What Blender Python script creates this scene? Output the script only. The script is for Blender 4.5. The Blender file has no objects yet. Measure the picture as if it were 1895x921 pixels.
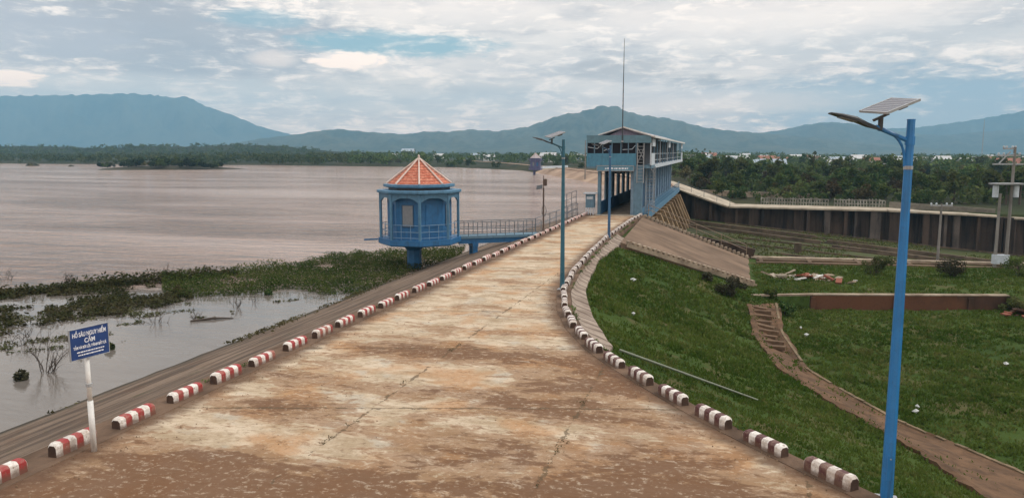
import bpy, math, random
import numpy as np
from mathutils import Vector, Matrix

# ------------------------------------------------------------------ camera, world, sun, exposure
SC = bpy.context.scene
COL = SC.collection
random.seed(7)
RNG = np.random.default_rng(7)
FPX, CAM_H = 1400.0, 6.0                       # focal length in photo pixels, eye height above the road
PITCH = math.atan((460.5 - 281) / FPX)
YAW = math.radians(15.54)                      # the view turns this far left of the dam axis (+Y)
CX, CY = 12.58, -10.45
SY_, CY_ = math.sin(YAW), math.cos(YAW)

cam_d = bpy.data.cameras.new('camera')
cam_d.sensor_width = 36.0
cam_d.lens = 36.0 * FPX / 1895.0
cam_d.clip_start, cam_d.clip_end = 0.1, 60000
cam = bpy.data.objects.new('camera', cam_d)
COL.objects.link(cam)
cam.location = (CX, CY, CAM_H)
cam.rotation_euler = (math.radians(90) - PITCH, 0, YAW)
SC.camera = cam

SUN_EL, SUN_AZ = math.radians(48), math.radians(72)    # azimuth measured from +Y towards +X
w = bpy.data.worlds.new('World')
SC.world = w
w.use_nodes = True


class NT:
    """small helper for building node trees"""
    def __init__(self, tree):
        self.t = tree
        tree.nodes.clear()

    def n(self, typ, ins=None, **kw):
        nd = self.t.nodes.new(typ)
        for k, v in kw.items():
            setattr(nd, k, v)
        for k, v in (ins or {}).items():
            self.put(nd.inputs[k], v)
        return nd

    def put(self, sock, v):
        if hasattr(v, 'is_output'):
            self.t.links.new(v, sock)
        else:
            if isinstance(v, (tuple, list)) and len(v) == 3 and sock.type == 'RGBA':
                v = (*v, 1)
            sock.default_value = v

    def math(self, op, a, b=0.0, c=0.0, clamp=False):
        nd = self.n('ShaderNodeMath', operation=op)
        nd.use_clamp = clamp
        self.put(nd.inputs[0], a)
        self.put(nd.inputs[1], b)
        if op in ('MULTIPLY_ADD', 'SMOOTH_MIN'):
            self.put(nd.inputs[2], c)
        return nd.outputs[0]

    def mix(self, f, a, b, blend='MIX'):
        nd = self.n('ShaderNodeMix', data_type='RGBA', blend_type=blend)
        self.put(nd.inputs[0], f)
        self.put(nd.inputs[6], a)
        self.put(nd.inputs[7], b)
        return nd.outputs[2]

    def ramp(self, f, lo, hi, smooth=True):
        nd = self.n('ShaderNodeMapRange', interpolation_type='SMOOTHSTEP' if smooth else 'LINEAR')
        nd.clamp = True
        self.put(nd.inputs[0], f)
        self.put(nd.inputs[1], lo)
        self.put(nd.inputs[2], hi)
        return nd.outputs[0]

    def noise(self, vec, scale, detail=4, rough=0.55, dist=0.0):
        nd = self.n('ShaderNodeTexNoise', {'Vector': vec, 'Scale': scale, 'Detail': detail, 'Roughness': rough, 'Distortion': dist})
        return nd.outputs['Fac']

    def mapping(self, vec, scale=(1, 1, 1), rot=(0, 0, 0), loc=(0, 0, 0)):
        return self.n('ShaderNodeMapping', {'Vector': vec, 'Scale': scale, 'Rotation': rot, 'Location': loc}).outputs[0]


def px_azel(px, py):
    """bearing (from +Y towards +X) and elevation of a direction in the view, in radians"""
    x, y = (px - 947.5) / FPX, (460.5 - py) / FPX
    X, Y, Z = x, math.cos(PITCH) + y * math.sin(PITCH), -math.sin(PITCH) + y * math.cos(PITCH)
    return math.atan2(CY_ * X - SY_ * Y, SY_ * X + CY_ * Y), math.atan2(Z, math.hypot(X, Y))


def build_world():
    k = NT(w.node_tree)
    tc = k.n('ShaderNodeTexCoord').outputs['Generated']
    sep = k.n('ShaderNodeSeparateXYZ', {0: tc})
    x, y, z = sep.outputs
    az = k.math('ARCTAN2', x, y)
    el = k.math('ARCSINE', z)
    sky = k.n('ShaderNodeTexSky', sky_type='NISHITA')
    sky.sun_disc = False
    sky.sun_elevation, sky.sun_rotation = SUN_EL, SUN_AZ
    sky.air_density, sky.dust_density, sky.ozone_density = 1.0, 1.5, 1.0
    bl = k.mix(1.0, sky.outputs[0], (0.105, 0.115, 0.11), 'MULTIPLY')
    # cloud layer seen in perspective
    den = k.math('ADD', k.math('MAXIMUM', z, 0.0), 0.10)
    p = k.n('ShaderNodeCombineXYZ', {0: k.math('DIVIDE', x, den), 1: k.math('DIVIDE', y, den), 2: 0.0}).outputs[0]
    n1 = k.noise(p, 0.75, 6, 0.55, 0.3)
    n2 = k.noise(p, 2.3, 6, 0.6, 0.2)
    ae = k.n('ShaderNodeCombineXYZ', {0: az, 1: k.math('MULTIPLY', el, 2.2), 2: 0.0}).outputs[0]
    n3 = k.noise(ae, 11.0, 8, 0.64, 0.6)
    n4 = k.noise(k.mapping(ae, (1, 2.0, 1)), 26.0, 7, 0.66, 0.5)
    n5 = k.math('ADD', k.math('MULTIPLY', n3, 0.5), k.math('MULTIPLY', n4, 0.5))
    cl = k.mix(k.ramp(n1, 0.35, 0.65), (0.33, 0.345, 0.375), (0.54, 0.53, 0.52))
    cl = k.mix(k.math('MULTIPLY', k.ramp(n5, 0.48, 0.60), 0.75), cl, (0.68, 0.655, 0.63))
    cl = k.mix(k.math('MULTIPLY', k.ramp(n2, 0.50, 0.68), 0.6), cl, (0.265, 0.28, 0.315))
    cl = k.mix(k.math('MULTIPLY', k.ramp(n4, 0.48, 0.72), 0.2), cl, (0.66, 0.635, 0.61))

    def blob(px, py, rx, ry, soft=1.0, amp=1.6, nz=None):
        a0, e0 = px_azel(px, py)
        ra, re = rx / FPX, ry / FPX
        da = k.math('DIVIDE', k.math('SUBTRACT', az, a0), ra)
        de = k.math('DIVIDE', k.math('SUBTRACT', el, e0), re)
        r = k.math('ADD', k.math('MULTIPLY', da, da), k.math('MULTIPLY', de, de))
        r = k.math('ADD', r, k.math('MULTIPLY', k.math('SUBTRACT', nz or n5, 0.5), amp * 3.4))
        return k.math('SUBTRACT', 1.0, k.ramp(r, 1.0 - soft, 1.0 + 0.3 * soft))

    # grey undersides, warm bright veil, blue-grey bank low on the right
    for (px, py, rx, ry, col, s) in (
            (330, 70, 330, 75, (0.205, 0.225, 0.27), 0.8), (40, 60, 170, 50, (0.28, 0.30, 0.35), 0.75),
            (1160, 130, 110, 22, (0.25, 0.25, 0.265), 0.7), (1300, 152, 60, 14, (0.23, 0.23, 0.245), 0.8),
            (1600, 75, 230, 28, (0.36, 0.38, 0.405), 0.6), (800, 180, 330, 40, (0.36, 0.38, 0.39), 0.5),
            (1750, 200, 330, 75, (0.17, 0.235, 0.31), 0.95), (1500, 185, 140, 22, (0.33, 0.36, 0.385), 0.7),
            (250, 165, 300, 25, (0.38, 0.42, 0.45), 0.6), (1400, 40, 350, 40, (0.60, 0.58, 0.57), 0.6),
            (1250, 190, 260, 24, (0.52, 0.49, 0.475), 0.5), (880, 20, 200, 26, (0.56, 0.55, 0.55), 0.5)):
        cl = k.mix(k.math('MULTIPLY', blob(px, py, rx, ry), s), cl, col)
    # blue gaps
    gap = k.math('MAXIMUM', blob(725, 82, 190, 24, 0.8, 1.3), k.math('MULTIPLY', blob(480, 34, 90, 20, 1.0, 1.3), 0.7))
    blue = k.mix(0.7, bl, (0.085, 0.20, 0.27))
    col = k.mix(k.math('MULTIPLY', gap, 0.9), cl, blue)
    # sunlit cloud heads
    puff = k.math('MAXIMUM', k.math('MULTIPLY', blob(648, 112, 72, 18, 0.7, 1.2, n4), 0.9), k.math('MULTIPLY', blob(18, 145, 46, 15, 0.8, 1.2, n4), 0.9))
    puff = k.math('MAXIMUM', puff, k.math('MULTIPLY', blob(505, 108, 45, 16, 1.0, 1.2), 0.4))
    col = k.mix(puff, col, (0.80, 0.72, 0.65))
    # the overcast is brighter overhead
    col = k.mix(k.ramp(el, math.radians(8.5), math.radians(0.5)), col, k.mix(1.0, col, (1.45, 1.22, 1.05), 'MULTIPLY'))
    zen = k.ramp(el, math.radians(12), math.radians(55))
    col = k.mix(zen, k.mix(1.0, col, (2.12, 1.86, 1.66), 'MULTIPLY'), (1.25, 1.23, 1.22))
    bg = k.n('ShaderNodeBackground', {'Color': col, 'Strength': 1.0})
    k.t.links.new(bg.outputs[0], k.n('ShaderNodeOutputWorld').inputs[0])


build_world()
sun_d = bpy.data.lights.new('sun', 'SUN')
sun_d.energy = 1.4
sun_d.angle = math.radians(14)
sun_d.color = (1.0, 0.95, 0.87)
sun = bpy.data.objects.new('sun', sun_d)
COL.objects.link(sun)
_sd = Vector((math.sin(SUN_AZ) * math.cos(SUN_EL), math.cos(SUN_AZ) * math.cos(SUN_EL), math.sin(SUN_EL)))
sun.rotation_euler = (-_sd).to_track_quat('-Z', 'Y').to_euler()
sun.location = (0, 0, 80)
SC.view_settings.view_transform = 'Standard'
SC.view_settings.look = 'None'
SC.view_settings.exposure = 0.20
SC.view_settings.gamma = 1.0
SC.cycles.use_denoising = True
SC.cycles.max_bounces = 6
SC.cycles.volume_bounces = 0
SC.cycles.transparent_max_bounces = 8


# ------------------------------------------------------------------ measuring helpers
def P(px, py, z=0.0):
    """point of the place at height z seen at photo pixel px, py"""
    x, y = (px - 947.5) / FPX, (460.5 - py) / FPX
    X, Y, Z = x, math.cos(PITCH) + y * math.sin(PITCH), -math.sin(PITCH) + y * math.cos(PITCH)
    t = (z - CAM_H) / Z
    X, Y = X * t, Y * t
    return Vector((CX + CY_ * X - SY_ * Y, CY + SY_ * X + CY_ * Y, z))


def D(px, py, d):
    """point at ground distance d from the eye along the view"""
    x, y = (px - 947.5) / FPX, (460.5 - py) / FPX
    Y = math.cos(PITCH) + y * math.sin(PITCH)
    t = d / Y
    X = x * t
    return Vector((CX + CY_ * X - SY_ * d, CY + SY_ * X + CY_ * d, CAM_H + t * (-math.sin(PITCH) + y * math.cos(PITCH))))


def dz(p):
    return float(zground(p.x, p.y))


def Pg(px, py, z=-3.5):
    """the point of the ground seen at photo pixel px, py"""
    for _ in range(12):
        p = P(px, py, z)
        z = 0.5 * z + 0.5 * dz(p)
    return P(px, py, z)


# ------------------------------------------------------------------ mesh helpers
class MB:
    def __init__(self):
        self.v, self.f, self.m = [], [], []

    def add(self, vs, fs, mi=0):
        b = len(self.v)
        self.v += [tuple(p) for p in vs]
        self.f += [tuple(b + i for i in q) for q in fs]
        self.m += [mi] * len(fs)

    def box(self, x0, x1, y0, y1, z0, z1, mi=0):
        vs = [(x0, y0, z0), (x1, y0, z0), (x1, y1, z0), (x0, y1, z0), (x0, y0, z1), (x1, y0, z1), (x1, y1, z1), (x0, y1, z1)]
        self.add(vs, [(3, 2, 1, 0), (4, 5, 6, 7), (0, 1, 5, 4), (1, 2, 6, 5), (2, 3, 7, 6), (3, 0, 4, 7)], mi)
        return self

    def bar(self, a, b, wd, ht, up=(0, 0, 1), mi=0):
        """rectangular bar from a to b, wd across and ht along up"""
        a, b = Vector(a), Vector(b)
        d = (b - a).normalized()
        s = d.cross(Vector(up)).normalized() * (wd / 2)
        u = s.cross(d).normalized() * (ht / 2)
        vs = [a - s - u, a + s - u, a + s + u, a - s + u, b - s - u, b + s - u, b + s + u, b - s + u]
        self.add(vs, [(0, 1, 2, 3), (7, 6, 5, 4), (1, 0, 4, 5), (2, 1, 5, 6), (3, 2, 6, 7), (0, 3, 7, 4)], mi)
        return self

    def tube(self, pts, r, n=8, mi=0):
        pts = [Vector(p) for p in pts]
        rs = r if isinstance(r, (list, tuple)) else [r] * len(pts)
        rings = []
        for i, p in enumerate(pts):
            d = (pts[min(i + 1, len(pts) - 1)] - pts[max(i - 1, 0)]).normalized()
            a = d.orthogonal().normalized() if abs(d.z) > 0.9 else d.cross(Vector((0, 0, 1))).normalized()
            if abs(d.z) > 0.9:
                a = Vector((1, 0, 0)) - d * d.x
                a.normalize()
            b = d.cross(a)
            rings.append([p + (a * math.cos(t) + b * math.sin(t)) * rs[i] for t in [2 * math.pi * (j + 0.5) / n for j in range(n)]])
        vs = [q for rg in rings for q in rg]
        fs = []
        for i in range(len(pts) - 1):
            for j in range(n):
                j2 = (j + 1) % n
                fs.append((i * n + j, i * n + j2, (i + 1) * n + j2, (i + 1) * n + j))
        fs.append(tuple(reversed(range(n))))
        fs.append(tuple((len(pts) - 1) * n + j for j in range(n)))
        self.add(vs, fs, mi)
        return self

    def prism(self, poly, z0, z1, mi=0):
        n = len(poly)
        vs = [(p[0], p[1], z0) for p in poly] + [(p[0], p[1], z1) for p in poly]
        self.add(vs, [tuple(reversed(range(n))), tuple(range(n, 2 * n))] + [(i, (i + 1) % n, n + (i + 1) % n, n + i) for i in range(n)], mi)
        return self

    def rings(self, rings, cap=True, mi=0):
        """loft a list of equal closed rings"""
        n = len(rings[0])
        vs = [q for r in rings for q in r]
        fs = [(i * n + j, i * n + (j + 1) % n, (i + 1) * n + (j + 1) % n, (i + 1) * n + j) for i in range(len(rings) - 1) for j in range(n)]
        if cap:
            fs += [tuple(reversed(range(n))), tuple((len(rings) - 1) * n + j for j in range(n))]
        self.add(vs, fs, mi)
        return self

    def sheet(self, rows, mi=0):
        n = len(rows[0])
        vs = [q for r in rows for q in r]
        fs = [(i * n + j, i * n + j + 1, (i + 1) * n + j + 1, (i + 1) * n + j) for i in range(len(rows) - 1) for j in range(n - 1)]
        self.add(vs, fs, mi)
        return self


def origin_of(o):
    p = Vector((0, 0, 0))
    while o is not None:
        p += o.location
        o = o.parent
    return p


def link(name, mb, mats, parent=None, loc=None, smooth=False):
    """one mesh object; its vertices are given in world space (or in the thing's own space when built at the origin)"""
    me = bpy.data.meshes.new(name)
    o = bpy.data.objects.new(name, me)
    COL.objects.link(o)
    base = origin_of(parent) if parent is not None else Vector((0, 0, 0))
    if loc is not None:
        base = base + (Vector(loc) - base)
        o.location = Vector(loc) - (origin_of(parent) if parent is not None else Vector((0, 0, 0)))
    vs = np.array(mb.v, dtype=float) - np.array(base)
    me.from_pydata(vs.tolist(), [], mb.f)
    for m in (mats if isinstance(mats, (list, tuple)) else [mats]):
        me.materials.append(m)
    if any(mb.m):
        me.polygons.foreach_set('material_index', mb.m)
    if smooth:
        me.polygons.foreach_set('use_smooth', [True] * len(me.polygons))
    if parent is not None:
        o.parent = parent
    me.update()
    return o


def bevel(o, wd=0.01, seg=2):
    m = o.modifiers.new('bevel', 'BEVEL')
    m.width, m.segments, m.limit_method = wd, seg, 'ANGLE'
    return o


def tag(o, label=None, cat=None, group=None, kind=None):
    if label:
        o['label'] = label
    if cat:
        o['category'] = cat
    if group:
        o['group'] = group
    if kind:
        o['kind'] = kind
    return o


def thing(name, label, cat, loc=(0, 0, 0), group=None):
    o = bpy.data.objects.new(name, None)
    o.empty_display_size = 0.3
    COL.objects.link(o)
    o.location = loc
    return tag(o, label, cat, group)


def copy_tree(o, parent=None):
    c = o.copy()
    COL.objects.link(c)
    if parent is not None:
        c.parent = parent
    for ch in list(o.children):
        copy_tree(ch, c)
    return c


ORD = ['first', 'second', 'third', 'fourth', 'fifth', 'sixth', 'seventh', 'eighth', 'ninth', 'tenth', 'eleventh', 'twelfth',
       'thirteenth', 'fourteenth', 'fifteenth', 'sixteenth', 'seventeenth', 'eighteenth', 'nineteenth', 'twentieth']


def ordinal(i):
    if i < 20:
        return ORD[i]
    t = {2: 'twenty', 3: 'thirty', 4: 'forty', 5: 'fifty'}[(i + 1) // 10]
    u = (i + 1) % 10
    return (t[:-1] + 'ieth') if u == 0 else t + '-' + ORD[u - 1]


# ------------------------------------------------------------------ materials
def principled(k, col, rough, bump=None, bstr=0.3, bdist=0.02, metal=0.0, spec=0.5):
    b = k.n('ShaderNodeBsdfPrincipled', {'Base Color': col, 'Roughness': rough, 'Metallic': metal, 'Specular IOR Level': spec})
    if bump is not None:
        k.put(b.inputs['Normal'], k.n('ShaderNodeBump', {'Height': bump, 'Strength': bstr, 'Distance': bdist}).outputs[0])
    k.t.links.new(b.outputs[0], k.n('ShaderNodeOutputMaterial').inputs[0])
    return b


def newmat(name):
    m = bpy.data.materials.new(name)
    m.use_nodes = True
    return m, NT(m.node_tree)


def pos(k):
    return k.n('ShaderNodeNewGeometry').outputs['Position']


def painted(name, col, dirt=(0.10, 0.07, 0.05), amount=0.35, rough=0.5, scale=3.0, streak=True, metal=0.0):
    """paint or plaster with uneven tone, vertical run marks and grime"""
    m, k = newmat(name)
    p = k.n('ShaderNodeTexCoord').outputs['Object']
    a = k.noise(p, scale, 5, 0.6)
    c = k.mix(k.ramp(a, 0.25, 0.75), tuple(x * 0.82 for x in col), tuple(min(1, x * 1.12) for x in col))
    s = k.noise(k.mapping(p, (scale * 2.2, scale * 2.2, scale * (0.22 if streak else 1.5))), 1.0, 5, 0.65)
    c = k.mix(k.math('MULTIPLY', k.ramp(s, 0.50, 0.72), amount), c, dirt)
    f = k.noise(p, scale * 9, 3, 0.7)
    c = k.mix(k.math('MULTIPLY', k.ramp(f, 0.55, 0.75), amount * 0.6), c, dirt)
    principled(k, c, k.math('MULTIPLY_ADD', a, 0.3, rough - 0.12), f, 0.15, 0.01, metal)
    return m


def concrete(name, col, stain=(0.07, 0.045, 0.03), amount=0.6, scale=0.6, axis=(1, 1, 1), moss=None):
    m, k = newmat(name)
    p = pos(k)
    a = k.noise(p, scale, 6, 0.6, 0.3)
    b = k.noise(k.mapping(p, axis), scale * 1.7, 6, 0.65, 0.2)
    f = k.noise(p, scale * 22, 4, 0.65)
    c = k.mix(k.ramp(a, 0.3, 0.7), tuple(x * 0.75 for x in col), tuple(min(1, x * 1.2) for x in col))
    c = k.mix(k.math('MULTIPLY', k.ramp(b, 0.42, 0.66), amount), c, stain)
    if moss:
        c = k.mix(k.math('MULTIPLY', k.ramp(k.noise(p, scale * 0.5, 5, 0.6), 0.42, 0.6), 0.85), c, moss)
    c = k.mix(k.math('MULTIPLY', k.ramp(f, 0.5, 0.8), 0.5), c, tuple(x * 0.45 for x in col))
    principled(k, c, 0.9, f, 0.4, 0.02, spec=0.2)
    return m


def plainmat(name, col, rough=0.6, metal=0.0, spec=0.5, var=0.2, scale=6.0):
    m, k = newmat(name)
    p = k.n('ShaderNodeTexCoord').outputs['Object']
    a = k.noise(p, scale, 4, 0.6)
    c = k.mix(a, tuple(x * (1 - var) for x in col), tuple(min(1, x * (1 + var)) for x in col))
    principled(k, c, rough, a, 0.1, 0.005, metal, spec)
    return m


def leafmat(name, c1, c2, c3, scale=0.35, trans=0.2):
    """leaves: hue drifts from clump to clump and leaf to leaf"""
    m, k = newmat(name)
    p = pos(k)
    a = k.noise(p, scale, 3, 0.6)
    b = k.noise(p, scale * 14, 2, 0.5)
    c = k.mix(k.ramp(a, 0.38, 0.62), c1, c2)
    c = k.mix(k.math('MULTIPLY', k.ramp(k.noise(p, scale * 3.3, 4, 0.65), 0.54, 0.68), 0.75), c, c3)
    c = k.mix(k.math('MULTIPLY', k.ramp(b, 0.5, 0.7), 0.7), c, c3)
    rnd = k.n('ShaderNodeObjectInfo').outputs['Random']
    hs = k.n('ShaderNodeHueSaturation', {'Hue': k.math('MULTIPLY_ADD', rnd, 0.05, 0.475), 'Value': k.math('MULTIPLY_ADD', rnd, 0.9, 0.6), 'Color': c})
    d = k.n('ShaderNodeBsdfDiffuse', {'Color': hs.outputs[0]})
    t = k.n('ShaderNodeBsdfTranslucent', {'Color': hs.outputs[0]})
    mx = k.n('ShaderNodeMixShader', {0: trans, 1: d.outputs[0], 2: t.outputs[0]})
    k.t.links.new(mx.outputs[0], k.n('ShaderNodeOutputMaterial').inputs[0])
    return m


BLUE = painted('blue paint', (0.075, 0.19, 0.30), (0.03, 0.05, 0.07), 0.35, 0.55)
BLUE_DEEP = painted('deep blue paint', (0.018, 0.125, 0.29), (0.02, 0.04, 0.06), 0.4, 0.5)
COLB = painted('pale blue column', (0.17, 0.28, 0.40), (0.05, 0.07, 0.09), 0.35, 0.6)
COLP = painted('lightened blue column', (0.25, 0.36, 0.46), (0.07, 0.09, 0.11), 0.45, 0.65)
BLUE_DARK = painted('dark blue trim and gap shade', (0.02, 0.07, 0.14), (0.02, 0.03, 0.05), 0.35, 0.5)
BLUE_LAMP = painted('lamp post blue', (0.02, 0.17, 0.42), (0.03, 0.07, 0.12), 0.6, 0.4, 2.0)
TEAL_LAMP = painted('lamp post teal', (0.02, 0.11, 0.16), (0.02, 0.04, 0.05), 0.4, 0.45, 2.0)
BLUE_GREY = painted('blue grey paint', (0.11, 0.20, 0.27), (0.04, 0.05, 0.06), 0.4, 0.6)
PALE = painted('pale plaster', (0.50, 0.55, 0.60), (0.16, 0.15, 0.14), 0.4, 0.7)
LILAC = painted('lilac plaster', (0.30, 0.27, 0.36), (0.12, 0.10, 0.12), 0.3, 0.7)
WHITE = painted('white paint', (0.70, 0.69, 0.66), (0.22, 0.16, 0.11), 0.35, 0.5)
STEEL = painted('galvanised steel', (0.33, 0.34, 0.35), (0.12, 0.08, 0.06), 0.4, 0.45, 4.0)
RAILM = painted('weathered rail steel', (0.10, 0.12, 0.14), (0.05, 0.035, 0.025), 0.4, 0.55, 4.0)
DARKM = plainmat('dark metal', (0.03, 0.035, 0.04), 0.45)
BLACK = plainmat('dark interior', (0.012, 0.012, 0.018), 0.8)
GLASS = plainmat('window glass', (0.03, 0.035, 0.05), 0.08, 0, 0.6)
GLASS_GREY = plainmat('dusty window glass', (0.17, 0.19, 0.21), 0.25, 0, 0.5)
CONC = concrete('weathered concrete', (0.34, 0.27, 0.20), (0.11, 0.07, 0.045), 0.6, 0.5)
CONC_PALE = concrete('pale concrete', (0.42, 0.36, 0.28), (0.16, 0.11, 0.07), 0.5, 0.35)
CONC_BROWN = concrete('mud stained concrete', (0.17, 0.115, 0.075), (0.07, 0.045, 0.028), 0.7, 0.4, (1, 0.25, 1))
PIERM = concrete('pier concrete', (0.30, 0.205, 0.12), (0.07, 0.04, 0.025), 0.6, 0.4, (1, 1, 0.3))
WALL_DARK = concrete('water stained wall concrete', (0.085, 0.058, 0.043), (0.013, 0.010, 0.009), 0.95, 0.22, (1.6, 1.6, 0.12))
WALL_GREY = concrete('grey wall patch', (0.125, 0.10, 0.085), (0.02, 0.016, 0.014), 0.85, 0.3, (1.2, 1.2, 0.15))
WALL_RED = concrete('red brown wall render', (0.085, 0.047, 0.033), (0.04, 0.028, 0.020), 0.85, 0.35, (1, 1, 0.4), (0.14, 0.062, 0.034))
CHUTE = concrete('mossy chute floor', (0.055, 0.056, 0.022), (0.032, 0.034, 0.012), 0.6, 0.14, (0.3, 1.4, 1), (0.058, 0.074, 0.014))
BARK = plainmat('bark', (0.075, 0.055, 0.04), 0.9)
TWIG = plainmat('dead wood', (0.06, 0.045, 0.035), 0.9)


def roof_tile():
    m, k = newmat('clay roof tile')
    p = k.n('ShaderNodeTexCoord').outputs['Object']
    a = k.noise(p, 5, 4, 0.6)
    z = k.n('ShaderNodeSeparateXYZ', {0: p}).outputs[2]
    saw = k.math('FRACT', k.math('MULTIPLY', z, 5.6))
    c = k.mix(k.ramp(a, .3, .7), (0.44, 0.11, 0.065), (0.70, 0.30, 0.20))
    c = k.mix(k.math('MULTIPLY', k.ramp(k.noise(p, 14, 3), 0.5, 0.7), 0.5), c, (0.26, 0.075, 0.04))
    c = k.mix(k.math('SUBTRACT', 1.0, k.ramp(saw, 0.06, 0.2)), c, (0.09, 0.03, 0.02))
    principled(k, c, 0.8, saw, 0.8, 0.06, spec=0.2)
    return m


TILE = roof_tile()
RIDGE = painted('mortar ridge', (0.62, 0.50, 0.44), (0.25, 0.13, 0.09), 0.4, 0.8)


def stripe(name, dark):
    m, k = newmat(name)
    p = k.n('ShaderNodeTexCoord').outputs['Object']
    y = k.n('ShaderNodeSeparateXYZ', {0: p}).outputs[1]
    wob = k.math('MULTIPLY', k.math('SUBTRACT', k.noise(p, 9, 2), 0.5), 0.02)
    s = k.math('FRACT', k.math('MULTIPLY', k.math('ADD', k.math('ADD', y, wob), 0.56 + 3.6 + 0.18), 1 / 0.36))
    edge = k.math('LESS_THAN', s, 0.5)
    rnd = k.n('ShaderNodeObjectInfo').outputs['Random']
    off = k.n('ShaderNodeCombineXYZ', {0: k.math('MULTIPLY', rnd, 30), 1: 0, 2: 0}).outputs[0]
    pv = k.n('ShaderNodeVectorMath', {0: p, 1: off}, operation='ADD').outputs[0]
    a = k.noise(pv, 5, 5, 0.65)
    f = k.noise(pv, 24, 3, 0.7)
    wh = k.mix(k.ramp(a, 0.3, 0.7), (0.56, 0.50, 0.44), (0.76, 0.72, 0.67))
    c = k.mix(edge, wh, dark)
    c = k.mix(k.math('MULTIPLY', k.ramp(f, 0.54, 0.66), 0.6), c, (0.22, 0.15, 0.11))
    chip = k.noise(pv, 11, 6, 0.75)
    c = k.mix(k.math('MULTIPLY', k.ramp(chip, 0.60, 0.63), 0.8), c, (0.26, 0.20, 0.16))
    c = k.mix(k.math('MULTIPLY', k.ramp(k.noise(pv, 2.2, 4, 0.6), 0.5, 0.66), 0.45), c, (0.30, 0.20, 0.14))
    z = k.n('ShaderNodeSeparateXYZ', {0: p}).outputs[2]
    splash = k.math('SUBTRACT', 1.0, k.ramp(k.math('ADD', z, k.math('MULTIPLY', k.math('SUBTRACT', a, 0.5), 0.22)), 0.03, 0.15))
    c = k.mix(k.math('MULTIPLY', splash, 0.8), c, (0.12, 0.065, 0.04))
    principled(k, c, 0.65, f, 0.3, 0.01)
    return m


STRIPE_RED = stripe('red and white kerb paint', (0.30, 0.025, 0.025))
STRIPE_DARK = stripe('faded maroon and white kerb paint', (0.085, 0.026, 0.026))


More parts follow.
